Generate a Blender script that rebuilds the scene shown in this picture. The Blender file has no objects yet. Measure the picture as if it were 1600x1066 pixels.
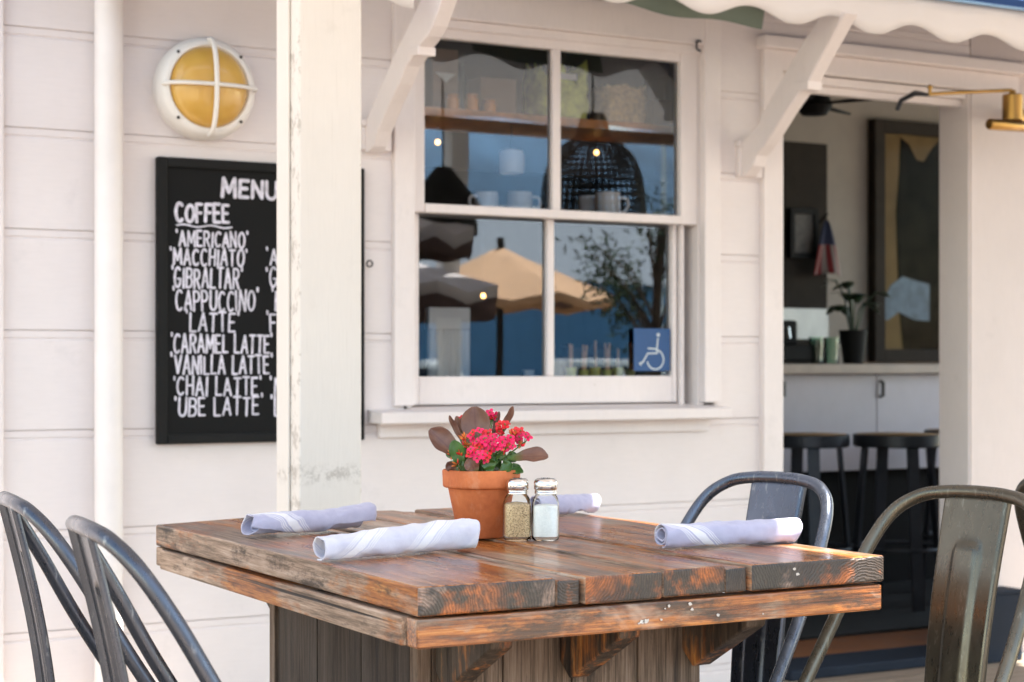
import bpy, bmesh, math, random
from math import sin, cos, tan, pi, radians as R, atan2, sqrt
from mathutils import Vector as V, Matrix as M, noise as NZ
random.seed(7)
SC = bpy.context.scene
COL = SC.collection

# ------------------------------------------------------------------ camera, sky, sun, exposure
AL = math.atan(2750/4986); SA, CA = sin(AL), cos(AL)
cam = bpy.data.cameras.new('camera'); co = bpy.data.objects.new('camera', cam); COL.objects.link(co)
co.location = (0, 0, 1.02); co.rotation_euler = (R(90), 0, -AL)
cam.sensor_width = 36; cam.lens = 36*2750/1600; cam.shift_y = 39/1600
cam.clip_start = .05; cam.clip_end = 2000
cam.dof.use_dof = True; cam.dof.focus_distance = 2.55; cam.dof.aperture_fstop = 7.5
SC.camera = co
SUN = V((.35, -.22, .9)).normalized()
wd = bpy.data.worlds.new('World'); SC.world = wd; wd.use_nodes = True
wn = wd.node_tree; bg = wn.nodes['Background']
sky = wn.nodes.new('ShaderNodeTexSky'); sky.sky_type = 'NISHITA'; sky.sun_disc = False
sky.sun_elevation = math.asin(SUN.z); sky.sun_rotation = atan2(SUN.x, SUN.y)
sky.air_density = 1.0; sky.dust_density = .35; sky.ozone_density = 2.5
tint = wn.nodes.new('ShaderNodeMix'); tint.data_type = 'RGBA'; tint.blend_type = 'MULTIPLY'; tint.inputs[0].default_value = 1; tint.inputs[7].default_value = (1.23, 1.01, .75, 1)
wn.links.new(sky.outputs[0], tint.inputs[6]); wn.links.new(tint.outputs[2], bg.inputs[0]); bg.inputs[1].default_value = .12
sl = bpy.data.lights.new('sun', 'SUN'); sl.energy = 3.6; sl.angle = R(.53); sl.color = (1, .95, .87)
so = bpy.data.objects.new('sun', sl); COL.objects.link(so); so.rotation_euler = SUN.to_track_quat('Z', 'Y').to_euler()
SC.view_settings.view_transform = 'Standard'; SC.view_settings.look = 'None'
SC.view_settings.exposure = 2.80; SC.view_settings.gamma = 1

# ------------------------------------------------------------------ measuring helpers (photo pixel -> point on a real plane)
def _d(x, y):
    u = (x-800)/2750; v = (572-y)/2750
    return V((SA+u*CA, CA-u*SA, v))
def W(x, y, Y): d = _d(x, y); t = Y/d.y; return V((t*d.x, Y, 1.02+t*d.z))
def G(x, y, z): d = _d(x, y); t = (z-1.02)/d.z; return V((t*d.x, t*d.y, z))
def PXX(x, y, X): d = _d(x, y); t = X/d.x; return V((X, t*d.y, 1.02+t*d.z))
def D(x, y, t): d = _d(x, y); return V((t*d.x, t*d.y, 1.02+t*d.z))

# ------------------------------------------------------------------ object helpers
def thing(name, label, cat, loc=(0, 0, 0), rz=0, group=None):
    o = bpy.data.objects.new(name, None); COL.objects.link(o)
    o.empty_display_size = .05
    o.location = loc; o.rotation_euler = (0, 0, rz)
    o['label'] = label; o['category'] = cat
    if group: o['group'] = group
    return o
def root_of(o):
    while o.parent: o = o.parent
    return o
def copy_tree(o, parent=None):
    c = o.copy(); COL.objects.link(c)
    if parent: c.parent = parent
    for ch in list(o.children): copy_tree(ch, c)
    return c

class MB:
    """collects shapes, builds ONE mesh object"""
    def __init__(s): s.v = []; s.f = []; s.mi = []; s.uv = {}
    def add(s, vs, fs, mi=0):
        b = len(s.v); s.v += [V(p) for p in vs]
        for f in fs: s.f.append([b+i for i in f]); s.mi.append(mi)
        return b
    def box(s, a, b, mi=0, mat=None):
        x0, x1 = sorted((a[0], b[0])); y0, y1 = sorted((a[1], b[1])); z0, z1 = sorted((a[2], b[2]))
        vs = [V(p) for p in ((x0,y0,z0),(x1,y0,z0),(x1,y1,z0),(x0,y1,z0),(x0,y0,z1),(x1,y0,z1),(x1,y1,z1),(x0,y1,z1))]
        if mat: vs = [mat @ p for p in vs]
        s.add(vs, [(3,2,1,0),(4,5,6,7),(0,1,5,4),(1,2,6,5),(2,3,7,6),(3,0,4,7)], mi); return s
    def tube(s, pts, r, n=10, cap=True, closed=False, mi=0, sq=1):
        pts = [V(p) for p in pts]; N = len(pts); rs = r if isinstance(r, (list, tuple)) else [r]*N
        rings = []; up = None
        for i, p in enumerate(pts):
            if closed: t = pts[(i+1) % N]-pts[i-1]
            else: t = pts[min(i+1, N-1)]-pts[max(i-1, 0)]
            t.normalize()
            if up is None: up = V((0, 0, 1)) if abs(t.z) < .9 else V((1, 0, 0))
            a = t.cross(up).normalized(); up = a.cross(t).normalized()
            rings.append([p+(a*cos(2*pi*k/n)+up*sin(2*pi*k/n)*sq)*rs[i] for k in range(n)])
        vs = [q for r_ in rings for q in r_]; fs = []
        for i in range(N if closed else N-1):
            j = (i+1) % N
            for k in range(n): fs.append((i*n+k, i*n+(k+1) % n, j*n+(k+1) % n, j*n+k))
        if cap and not closed: fs.append(tuple(range(n-1, -1, -1))); fs.append(tuple((N-1)*n+k for k in range(n)))
        s.add(vs, fs, mi); return s
    def lathe(s, prof, c=(0, 0, 0), n=32, axis='z', cap=True, mi=0, mat=None):
        c = V(c); vs = []; fs = []
        for r, h in prof:
            for k in range(n):
                a = 2*pi*k/n
                p = V((r*cos(a), r*sin(a), h)) if axis == 'z' else V((r*cos(a), -h, r*sin(a)))
                p = p+c
                vs.append(mat @ p if mat else p)
        m = len(prof)
        for i in range(m-1):
            for k in range(n): fs.append((i*n+k, i*n+(k+1) % n, (i+1)*n+(k+1) % n, (i+1)*n+k))
        if cap: fs.append(tuple(range(n-1, -1, -1))); fs.append(tuple((m-1)*n+k for k in range(n)))
        s.add(vs, fs, mi); return s
    def prism(s, poly, vec, mi=0):
        """poly: 3d points of one face, extruded by vec"""
        n = len(poly); vec = V(vec); vs = [V(p) for p in poly]+[V(p)+vec for p in poly]
        fs = [tuple(range(n-1, -1, -1)), tuple(range(n, 2*n))]+[(i, (i+1) % n, n+(i+1) % n, n+i) for i in range(n)]
        s.add(vs, fs, mi); return s
    def grid(s, rows, mi=0, closed=False):
        n = len(rows[0]); m = len(rows); vs = [p for r_ in rows for p in r_]; fs = []
        for i in range(m-1):
            for k in range(n if closed else n-1): fs.append((i*n+k, i*n+(k+1) % n, (i+1)*n+(k+1) % n, (i+1)*n+k))
        return s.add(vs, fs, mi)
    def build(s, name, mats, parent=None, smooth=False, bevel=0, solid=0, sub=0, local=False, angle=40, seg=2, fix=True):
        me = bpy.data.meshes.new(name)
        root = root_of(parent) if parent else None
        vs = s.v
        if root and not local:
            inv = (M.Translation(root.location) @ M.Rotation(root.rotation_euler.z, 4, 'Z')).inverted()
            vs = [inv @ p for p in vs]
        me.from_pydata([tuple(p) for p in vs], [], s.f)
        if not isinstance(mats, (list, tuple)): mats = [mats]
        for m_ in mats: me.materials.append(m_)
        me.polygons.foreach_set('material_index', s.mi)
        if s.uv:
            ul = me.uv_layers.new(name='UVMap')
            for l in me.loops: ul.data[l.index].uv = s.uv.get(l.vertex_index, (0, 0))
        if fix:
            bm = bmesh.new(); bm.from_mesh(me); bmesh.ops.recalc_face_normals(bm, faces=bm.faces); bm.to_mesh(me); bm.free()
        o = bpy.data.objects.new(name, me); COL.objects.link(o)
        if parent: o.parent = parent
        if smooth:
            me.polygons.foreach_set('use_smooth', [True]*len(me.polygons))
            me.set_sharp_from_angle(angle=R(angle))
        if solid: mo = o.modifiers.new('solid', 'SOLIDIFY'); mo.thickness = solid; mo.offset = 0
        if bevel:
            mo = o.modifiers.new('bevel', 'BEVEL'); mo.width = bevel; mo.segments = seg; mo.limit_method = 'ANGLE'; mo.angle_limit = R(35)
        if sub: mo = o.modifiers.new('sub', 'SUBSURF'); mo.levels = sub; mo.render_levels = sub
        return o
def tag(o, label, cat, group=None, kind=None):
    o['label'] = label; o['category'] = cat
    if group: o['group'] = group
    if kind: o['kind'] = kind
    return o
def structure(o): o['kind'] = 'structure'; return o
def catmull(pts, n=8):
    pts = [V(p) for p in pts]; out = []
    for i in range(len(pts)-1):
        p0 = pts[max(i-1, 0)]; p1 = pts[i]; p2 = pts[i+1]; p3 = pts[min(i+2, len(pts)-1)]
        for k in range(n):
            t = k/n
            out.append(.5*((2*p1)+(p2-p0)*t+(2*p0-5*p1+4*p2-p3)*t*t+(3*p1-p0-3*p2+p3)*t**3))
    out.append(pts[-1]); return out

# ------------------------------------------------------------------ materials
class NT:
    def __init__(s, name):
        s.m = bpy.data.materials.new(name); s.m.use_nodes = True; s.t = s.m.node_tree
        s.p = s.t.nodes['Principled BSDF']; s.out = s.t.nodes['Material Output']
    def n(s, kind, **kw):
        nd = s.t.nodes.new('ShaderNode'+kind)
        for k, v in kw.items():
            if k.startswith('i_'):
                key = k[2:]; key = int(key) if key.isdigit() else key
                nd.inputs[key].default_value = v
            else: setattr(nd, k, v)
        return nd
    def l(s, a, b): s.t.links.new(a, b)
    def coord(s, scale=(1, 1, 1), kind='Object', rand=False):
        tc = s.n('TexCoord'); mp = s.n('Mapping'); mp.inputs['Scale'].default_value = scale
        src = tc.outputs[kind]
        if rand:
            g = s.n('NewGeometry'); mu = s.n('VectorMath', operation='MULTIPLY_ADD')
            cb = s.n('CombineXYZ'); s.l(g.outputs['Random Per Island'], cb.inputs[0]); s.l(g.outputs['Random Per Island'], cb.inputs[1]); s.l(g.outputs['Random Per Island'], cb.inputs[2])
            mu.inputs[1].default_value = (13.1, 7.7, 5.3); s.l(cb.outputs[0], mu.inputs[0]); s.l(src, mu.inputs[2]); src = mu.outputs[0]
        s.l(src, mp.inputs[0]); return mp.outputs[0]
    def noise(s, vec, scale=5, detail=4, rough=.6, dist=0):
        nd = s.n('TexNoise', i_Scale=scale, i_Detail=detail, i_Roughness=rough, i_Distortion=dist); s.l(vec, nd.inputs['Vector']); return nd.outputs[0]
    def ramp(s, fac, stops, interp='LINEAR'):
        nd = s.n('ValToRGB'); cr = nd.color_ramp; cr.interpolation = interp
        while len(cr.elements) < len(stops): cr.elements.new(.5)
        for e, (p, c) in zip(cr.elements, stops):
            e.position = p; e.color = (*c, 1) if isinstance(c, (tuple, list)) else (c, c, c, 1)
        s.l(fac, nd.inputs[0]); return nd.outputs[0]
    def mix(s, fac, a, b, mode='MIX'):
        nd = s.n('Mix', data_type='RGBA', blend_type=mode)
        for sock, v in ((nd.inputs[0], fac), (nd.inputs[6], a), (nd.inputs[7], b)):
            if hasattr(v, 'links'): s.l(v, sock)
            elif isinstance(v, (tuple, list)): sock.default_value = (*v, 1)
            else: sock.default_value = v
        return nd.outputs[2]
    def math(s, op, a, b=None, c=None):
        nd = s.n('Math', operation=op)
        for i, v in enumerate((a, b, c)):
            if v is None: continue
            if hasattr(v, 'links'): s.l(v, nd.inputs[i])
            else: nd.inputs[i].default_value = v
        return nd.outputs[0]
    def bump(s, h, strength=.2, dist=.002):
        b = s.n('Bump'); b.inputs['Strength'].default_value = strength; b.inputs['Distance'].default_value = dist
        s.l(h, b.inputs['Height']); s.l(b.outputs[0], s.p.inputs['Normal']); return b
    def set(s, **kw):
        nm = dict(color='Base Color', rough='Roughness', metal='Metallic', coat='Coat Weight', coatr='Coat Roughness', trans='Transmission Weight', spec='Specular IOR Level', sss='Subsurface Weight', sheen='Sheen Weight', ior='IOR')
        for k, v in kw.items():
            sk = s.p.inputs[nm[k]]
            if hasattr(v, 'links'): s.l(v, sk)
            elif k == 'color': sk.default_value = (*v, 1)
            else: sk.default_value = v
        return s

def simple(name, color, rough=.5, metal=0, var=.12, scale=8, bump=.1, bscale=60, **kw):
    t = NT(name); c = t.coord()
    n1 = t.noise(c, scale, 5); lo = tuple(x*(1-var) for x in color); hi = tuple(min(1, x*(1+var)) for x in color)
    t.set(color=t.ramp(n1, [(.3, lo), (.7, hi)]), metal=metal, **kw)
    n2 = t.noise(c, bscale, 3)
    t.set(rough=t.ramp(n1, [(.25, max(0, rough-.06)), (.75, min(1, rough+.06))]))
    if bump: t.bump(n2, bump, .002)
    return t.m

def paint(name, color, grain=(3, 3, 60), stain=(.52, .44, .36), amount=.5, crack=False, band=None):
    t = NT(name); c = t.coord()
    big = t.noise(c, 1.1, 6, .65); col = t.ramp(big, [(.32, tuple(x*.90 for x in color)), (.62, color)])
    sp = t.noise(c, 30, 6, .7); mask = t.ramp(sp, [(.66, 0.), (.74, 1.)])
    spot = t.noise(c, 2.6, 3); m2 = t.ramp(spot, [(.54, 0.), (.66, 1.)])
    f = t.math('MULTIPLY', mask, m2); f = t.math('MULTIPLY', f, amount)
    col = t.mix(f, col, stain)
    smu = t.noise(c, 7, 5, .7); col = t.mix(t.ramp(smu, [(.60, 0.), (.78, .30)]), col, tuple(x*.62 for x in color))
    vo = t.n('TexVoronoi', i_Scale=5.5); t.l(c, vo.inputs['Vector']); nail = t.math('LESS_THAN', vo.outputs['Distance'], .016); col = t.mix(t.math('MULTIPLY', nail, .55), col, stain)
    g = t.coord(grain); gr = t.noise(g, 3.5, 5, .65)
    col = t.mix(t.ramp(gr, [(.35, .14), (.6, 0.)]), col, tuple(x*.78 for x in color))
    h = gr
    if crack:
        cr = t.noise(t.coord((140, 140, 3)), 1, 3, .6, .3); cm = t.ramp(cr, [(.29, .8), (.35, 0.)])
        low = t.noise(c, 2.2, 2); cm = t.math('MULTIPLY', cm, t.ramp(low, [(.45, .0), (.64, .45)]))
        col = t.mix(cm, col, stain); h = t.math('SUBTRACT', gr, cm)
    if band:                                           # dirty weathered line round the post
        sx = t.n('SeparateXYZ'); t.l(c, sx.inputs[0]); dz = t.math('ABSOLUTE', t.math('SUBTRACT', t.math('MULTIPLY_ADD', t.noise(c, 14, 4), .035, sx.outputs[2]), band))
        bm_ = t.math('MULTIPLY', t.ramp(dz, [(.0, 1.), (.028, 0.)]), t.ramp(t.noise(c, 60, 5, .75), [(.47, 0.), (.62, .5)])); col = t.mix(bm_, col, (.22, .17, .13))
        edge = t.ramp(t.math('ABSOLUTE', t.math('ADD', sx.outputs[0], .0)), [(.0665, 0.), (.0705, 1.), (.0715, 1.), (.0725, 0.)]); em = t.math('MULTIPLY', edge, t.ramp(t.noise(t.coord((12, 12, 9)), 3, 4, .7), [(.52, 0.), (.62, .55)])); col = t.mix(em, col, (.20, .15, .11))
        h = t.math('SUBTRACT', h, t.math('ADD', bm_, em))
    t.set(color=col, rough=.52); t.bump(h, .26 if crack else .18, .0015)
    return t.m

MAT = {}
MAT['siding'] = paint('white siding paint', (.83, .755, .742), grain=(4, 4, 50))
MAT['trim'] = paint('white trim paint', (.84, .765, .748), grain=(40, 40, 5), amount=.3)
MAT['panelpaint'] = paint('darkened panel paint', (.68, .60, .58), grain=(40, 40, 5), amount=.4)  # trim paint darkened to tone the panel down
MAT['post'] = paint('cream post paint', (.74, .685, .635), grain=(60, 60, 4), stain=(.33, .25, .18), amount=.7, crack=True, band=W(520, 742, 3.44).z+.017)
MAT['pipe'] = simple('white pipe paint', (.84, .78, .76), .45, var=.04, bump=.05)
MAT['black'] = simple('black chalkboard', (.006, .006, .0062), .8, spec=.25, var=.25, scale=5, bump=.05)
MAT['blackframe'] = simple('black frame paint', (.005, .005, .005), .7, spec=.3, var=.2, bump=.08)
MAT['chalk'] = simple('white chalk marker', (.66, .63, .71), .85, var=.28, scale=55, bump=0)
MAT['lampwhite'] = simple('white lamp enamel', (.84, .80, .76), .38, var=.04, bump=.03)
MAT['terracotta'] = simple('terracotta', (.56, .145, .042), .72, var=.16, scale=22, bump=.12, bscale=160)
def potmat():
    t = NT('weathered terracotta'); c = t.coord(); n = t.noise(c, 20, 6, .7); col = t.ramp(n, [(.32, (.40, .088, .022)), (.66, (.60, .165, .048))])
    wsh = t.noise(t.coord((1, 1, .4)), 34, 5, .7); col = t.mix(t.ramp(wsh, [(.56, 0.), (.74, .38)]), col, (.62, .36, .22))
    t.set(color=col, rough=.74); t.bump(t.noise(c, 170, 4), .16, .001); return t.m
MAT['terracotta'] = potmat()
MAT['soil'] = simple('potting soil', (.03, .02, .013), .95, var=.5, scale=120, bump=.8, bscale=120)
MAT['chrome'] = simple('shaker chrome', (.72, .70, .68), .16, 1, var=.05, bump=.03)
MAT['brass'] = simple('aged brass', (.40, .23, .07), .36, 1, var=.2, bump=.06)
MAT['darkmetal'] = simple('dark metal', (.035, .04, .05), .42, .3, var=.25, bump=.06)
MAT['slate'] = simple('slate blue paint', (.016, .022, .034), .7, spec=.12, var=.2, bump=.1)
MAT['rubber'] = simple('black rubber', (.012, .012, .012), .7, bump=.05)
MAT['navy'] = simple('navy awning canvas', (.012, .06, .20), .8, var=.1, bump=.15, bscale=300)
MAT['piping'] = simple('light blue piping', (.30, .50, .75), .7, var=.05, bump=0)
MAT['canvas'] = simple('white awning canvas', (.80, .755, .745), .85, var=.04, scale=3, bump=.15, bscale=320)
MAT['flap'] = simple('grey green canvas', (.16, .20, .165), .85, var=.1, bump=.1)
MAT['shelfwood'] = simple('warm shelf wood', (.66, .28, .09), .5, var=.25, scale=14)
MAT['countertop'] = simple('pale counter wood', (.50, .42, .36), .45, var=.12, scale=12)
MAT['counterpanel'] = simple('white counter panel', (.60, .57, .62), .5, var=.04)
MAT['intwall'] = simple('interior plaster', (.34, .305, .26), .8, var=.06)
MAT['intdark'] = simple('added partition dark panel', (.036, .030, .024), .8, spec=.15, var=.2)
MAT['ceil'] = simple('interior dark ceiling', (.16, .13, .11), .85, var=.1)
MAT['floorwood'] = simple('interior floor wood', (.22, .085, .03), .45, var=.25, scale=9)
MAT['mat'] = simple('black floor mat', (.008, .008, .008), .95, var=.2)
MAT['mug'] = simple('white glazed china', (.90, .89, .87), .2, var=.02, bump=0)
MAT['greenbag'] = simple('green leafy paper', (.66, .72, .17), .7, var=.35, scale=30, bump=.6, bscale=40)
MAT['wicker'] = simple('tan wicker', (.80, .50, .27), .75, var=.5, scale=70, bump=.9, bscale=120)
MAT['card'] = simple('brown cardboard', (.30, .20, .14), .8, var=.1)
MAT['amber'] = simple('amber jar', (.80, .34, .08), .3, var=.2)
MAT['stick'] = simple('birch stick', (.85, .50, .26), .7, var=.2, scale=30)
MAT['cupyellow'] = simple('yellow green cup', (.68, .66, .14), .5, var=.08)
MAT['darkbag'] = simple('dark brown paper', (.05, .028, .016), .8, var=.4, scale=30, bump=.5, bscale=40)
MAT['signblue'] = simple('sign blue', (.002, .065, .22), .4, var=.06, bump=0)
MAT['signwhite'] = simple('sign pale line', (.55, .62, .66), .5, var=.05, bump=0)
MAT['spot'] = simple('old paint drop', (.50, .46, .42), .7, var=.25, scale=200)
MAT['shutter'] = simple('white ribbed enamel', (.86, .85, .82), .4, var=.03, bump=0)
MAT['stoolwood'] = simple('stool seat wood', (.42, .24, .09), .5, var=.25, scale=20)
MAT['plantdark'] = simple('dark green leaf', (.02, .045, .015), .45, var=.3, scale=30)
MAT['umbtan'] = simple('tan umbrella canvas', (.72, .41, .22), .85, var=.06, bump=.1)
MAT['umbwhite'] = simple('pale umbrella canvas', (.80, .70, .68), .85, var=.06, bump=.1)
MAT['umbbrown'] = simple('brown umbrella canvas', (.11, .055, .045), .85, var=.06, bump=.1)
MAT['leafgreen'] = simple('olive leaf', (.045, .075, .022), .5, var=.5, scale=3, bump=0)
MAT['bark'] = simple('grey bark', (.14, .10, .075), .9, var=.3, scale=20, bump=.6)
MAT['bluewall'] = simple('blue painted boards', (.12, .26, .42), .7, var=.1, scale=1)
MAT['hill'] = simple('wooded hill with painted blue haze', (.13, .225, .34), .95, var=.45, scale=.035, bump=0)  # blue air haze painted into the base colour
MAT['artpaper'] = simple('tan art paper', (.17, .118, .055), .9, spec=.1, var=.15)
MAT['artdark'] = simple('charcoal paint', (.009, .008, .0065), .9, spec=.05, var=.8, scale=12)
MAT['flower'] = simple('hot pink petal', (.78, .008, .10), .55, var=.35, scale=60, bump=0)
MAT['flowerred'] = simple('red petal', (.70, .012, .022), .55, var=.3, scale=60, bump=0)
MAT['bud'] = simple('orange bud', (.62, .17, .03), .55, var=.4, scale=80, bump=0)
MAT['stem'] = simple('green stem', (.09, .17, .03), .5, var=.3, scale=40, bump=0)
MAT['leafg'] = simple('fleshy green leaf', (.045, .11, .018), .38, var=.4, scale=40, bump=.05)
MAT['soap'] = simple('salt grains', (.93, .88, .83), .9, var=.05, scale=300, bump=.5, bscale=500)

def leaf_maroon():
    t = NT('maroon fleshy leaf'); c = t.coord(); n = t.noise(c, 22, 5)
    uv = t.n('TexCoord'); sx = t.n('SeparateXYZ'); t.l(uv.outputs['UV'], sx.inputs[0])
    col = t.ramp(n, [(.3, (.095, .034, .022)), (.7, (.22, .10, .062))])
    vein = t.math('ABSOLUTE', t.math('SUBTRACT', sx.outputs[0], .5)); col = t.mix(t.ramp(vein, [(.0, .45), (.06, 0.)]), col, (.08, .02, .02))
    g = t.ramp(sx.outputs[1], [(.12, 1.), (.42, 0.)]); col = t.mix(g, col, (.07, .13, .02))
    t.set(color=col, rough=.42); t.bump(t.noise(c, 120, 3), .08, .001); return t.m
MAT['maroon'] = leaf_maroon()

def pepper():
    t = NT('ground pepper'); c = t.coord(); n = t.noise(c, 520, 2, .8)
    t.set(color=t.ramp(n, [(.36, (.16, .085, .04)), (.45, (.58, .36, .18)), (.64, (.80, .58, .34))]), rough=.9); t.bump(n, .4, .001); return t.m
MAT['pepper'] = pepper()

def amberlens():
    t = NT('amber lens'); c = t.coord(); n = t.noise(c, 7, 3)
    t.set(color=t.ramp(n, [(.3, (.62, .34, .055)), (.7, (.74, .47, .12))]), rough=.30, coat=.5, coatr=.12); t.p.inputs['Subsurface Weight'].default_value = .25
    t.p.inputs['Subsurface Radius'].default_value = (.03, .02, .006); t.bump(t.noise(c, 300, 2), .08, .001); return t.m
MAT['amberlens'] = amberlens()

def thin_glass(name, ior=1.5, tint=(1, 1, 1), gcol=(1, 1, 1), wav=0, rough=.0):
    t = NT(name); tr = t.n('BsdfTransparent'); tr.inputs[0].default_value = (*tint, 1)
    gl = t.n('BsdfGlossy'); gl.inputs['Roughness'].default_value = rough; gl.inputs[0].default_value = (*gcol, 1)
    fr = t.n('Fresnel', i_IOR=ior); mx = t.n('MixShader')
    t.l(fr.outputs[0], mx.inputs[0]); t.l(tr.outputs[0], mx.inputs[1]); t.l(gl.outputs[0], mx.inputs[2]); t.l(mx.outputs[0], t.out.inputs[0])
    if wav:
        b = t.n('Bump', i_Strength=wav, i_Distance=.01); t.l(t.noise(t.coord(), 2.2, 2, .4), b.inputs['Height'])
        t.l(b.outputs[0], gl.inputs['Normal'])
    t.t.nodes.remove(t.p); return t.m
MAT['pane'] = thin_glass('window glass', 2.15, (.96, .96, .96), (.84, .93, 1), .035)
MAT['pictureglass'] = thin_glass('picture glass', 1.08)
MAT['shakerglass'] = thin_glass('shaker glass', 1.30, (.985, 1, .99), rough=.02)
MAT['drinkglass'] = thin_glass('drinking glass', 1.5, (.75, .85, .78), rough=.02)

def chair_metal(name, base, edge):
    t = NT(name); c = t.coord(); n = t.noise(c, 9, 6, .65); col = t.ramp(n, [(.3, tuple(x*.78 for x in base)), (.7, tuple(x*1.2 for x in base))])
    sc = t.noise(t.coord((1, 1, .25)), 70, 5, .75); mk = t.ramp(sc, [(.60, 0.), (.68, .75)]); col = t.mix(mk, col, edge)
    t.set(color=col, metal=t.ramp(n, [(.3, .75), (.7, .9)]), rough=t.ramp(sc, [(.3, .20), (.7, .42)]))
    t.bump(t.noise(c, 45, 4), .06, .001); return t.m
MAT['gunmetal_sky'] = chair_metal('chair metal sky tint', (.085, .092, .115), (.26, .26, .27))  # bluish base carries the sky light on shaded chairs
MAT['gunmetal_sun'] = chair_metal('chair metal sun tint', (.098, .089, .072), (.20, .19, .16))  # same metal, sun warmth put into the base colour
MAT['gunmetal_sky_blue'] = chair_metal('chair metal steel blue sky tint', (.085, .10, .135), (.25, .27, .29))  # same metal, base made bluer to carry sky light

def wood(name, axis, dark=1.0, orange=.5, gloss=.3, grain=1.0, rand=True, crack=1.0, dk0=.55):
    """weathered and partly varnished timber; grain runs along axis"""
    t = NT(name); ai = 'xyz'.index(axis)
    k = [30*grain]*3; k[ai] = 1.3
    c = t.coord(tuple(k), rand=rand); c2 = t.coord(tuple(3.2 if i != ai else 1.0 for i in range(3)), rand=rand)
    g = t.noise(c, 1.3, 8, .75, .6); fine = t.noise(c, 6.5, 5, .75); big = t.noise(c2, 2.4, 6, .7); big2 = t.noise(c2, 4.6, 6, .75); big3 = t.noise(c2, 3.3, 5, .7, .5)
    m_ = t.math('MULTIPLY_ADD', fine, .45, t.math('MULTIPLY', g, .55))
    grey = t.ramp(m_, [(.37, (.07*dark, .045*dark, .034*dark)), (.46, (.20*dark, .13*dark, .085*dark)), (.53, (.35*dark, .235*dark, .165*dark)), (.62, (.52*dark, .39*dark, .30*dark))])
    var = t.ramp(m_, [(.38, (.030, .012, .006)), (.46, (.17, .05, .013)), (.53, (.38, .125, .026)), (.62, (.55, .25, .07))])
    mk = t.ramp(t.math('MULTIPLY_ADD', g, .25, t.math('MULTIPLY', big, .8)), [(.60-.20*orange, 0.), (.66-.20*orange, 1.)])
    col = t.mix(mk, grey, var)
    dk = t.ramp(big2, [(dk0, 0.), (dk0+.10, .86)]); col = t.mix(dk, col, (.032, .020, .014))
    lt = t.ramp(big3, [(.58, 0.), (.68, .55)]); col = t.mix(lt, col, (.50*dark, .36*dark, .27*dark))
    kk = [46*grain]*3; kk[ai] = .8; cr = t.noise(t.coord(tuple(kk), rand=rand), 1.0, 3, .55, .2)
    ln = t.ramp(cr, [(.30, crack), (.345, 0.)]); col = t.mix(ln, col, (.016, .010, .008))
    t.set(color=col, rough=t.ramp(big, [(.35, gloss+.20), (.65, gloss)]), coat=.3 if gloss < .4 else 0, coatr=.16)
    t.bump(t.math('SUBTRACT', t.math('ADD', g, t.math('MULTIPLY', fine, .6)), t.math('MULTIPLY', ln, .8)), .5, .003); return t.m
def endgrain(name):
    t = NT(name); tc = t.n('TexCoord'); g = t.n('NewGeometry'); s = t.n('SeparateXYZ'); t.l(tc.outputs['Object'], s.inputs[0])
    r = g.outputs['Random Per Island']
    ox = t.math('ADD', s.outputs[0], t.math('MULTIPLY', r, .37)); ox = t.math('SUBTRACT', t.math('FRACT', t.math('MULTIPLY', ox, 3.1)), .45); ox = t.math('DIVIDE', ox, 3.1)
    oz = t.math('SUBTRACT', s.outputs[2], t.math('MULTIPLY_ADD', r, .20, .60))
    cv = t.coord((1, .2, 1), rand=True); nz = t.noise(cv, 20, 3); rough_ = t.noise(cv, 160, 4, .8)
    d = t.math('SQRT', t.math('ADD', t.math('MULTIPLY', ox, ox), t.math('MULTIPLY', oz, oz)))
    d = t.math('MULTIPLY_ADD', nz, .020, d); d = t.math('MULTIPLY_ADD', rough_, .0045, d)
    w = t.math('SINE', t.math('MULTIPLY', d, 1450)); w = t.math('MULTIPLY_ADD', w, .5, .5)
    big = t.noise(cv, 8, 5, .65); big2 = t.noise(cv, 13, 4, .6)
    base = t.mix(t.ramp(big, [(.53, 0.), (.60, 1.)]), (.042, .029, .022), (.30, .085, .018))  # dark base also holds the shade on the table front
    base = t.mix(t.ramp(big2, [(.59, 0.), (.66, .75)]), base, (.30, .20, .15))
    base = t.mix(t.ramp(t.noise(cv, 6, 4), [(.54, 0.), (.62, .85)]), base, (.022, .018, .016))
    ring = t.mix(1., base, t.ramp(w, [(.15, .70), (.7, 1.12)]), 'MULTIPLY')
    col = t.mix(1., ring, t.ramp(rough_, [(.35, .55), (.55, 1.15)]), 'MULTIPLY')
    t.set(color=col, rough=.42, coat=.2, coatr=.25); t.bump(t.math('ADD', w, t.math('MULTIPLY', rough_, 2)), .4, .002); return t.m
MAT['top'] = wood('table top planks', 'y', 1.0, .72, .20, dk0=.54)
MAT['end'] = endgrain('plank end grain')
MAT['apronx'] = wood('front apron timber', 'x', 1.0, .72, .28, 1.2, dk0=.52)
MAT['aprony'] = wood('weathered side timber', 'y', 1.12, .34, .58)
MAT['side'] = wood('weathered plank edge', 'y', 1.02, .26, .6)
MAT['pedside'] = wood('weathered boards darkened as shade', 'z', .16, -1.2, .7, 1.3)  # weathered grey, darkened to paint in the shade on the side faces
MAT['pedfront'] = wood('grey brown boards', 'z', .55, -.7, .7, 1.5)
MAT['corbel'] = wood('stained corbel timber', 'z', .22, .30, .6, .6)
MAT['beam'] = wood('unseen canopy timber', 'x', .8, .0, .7)

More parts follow.
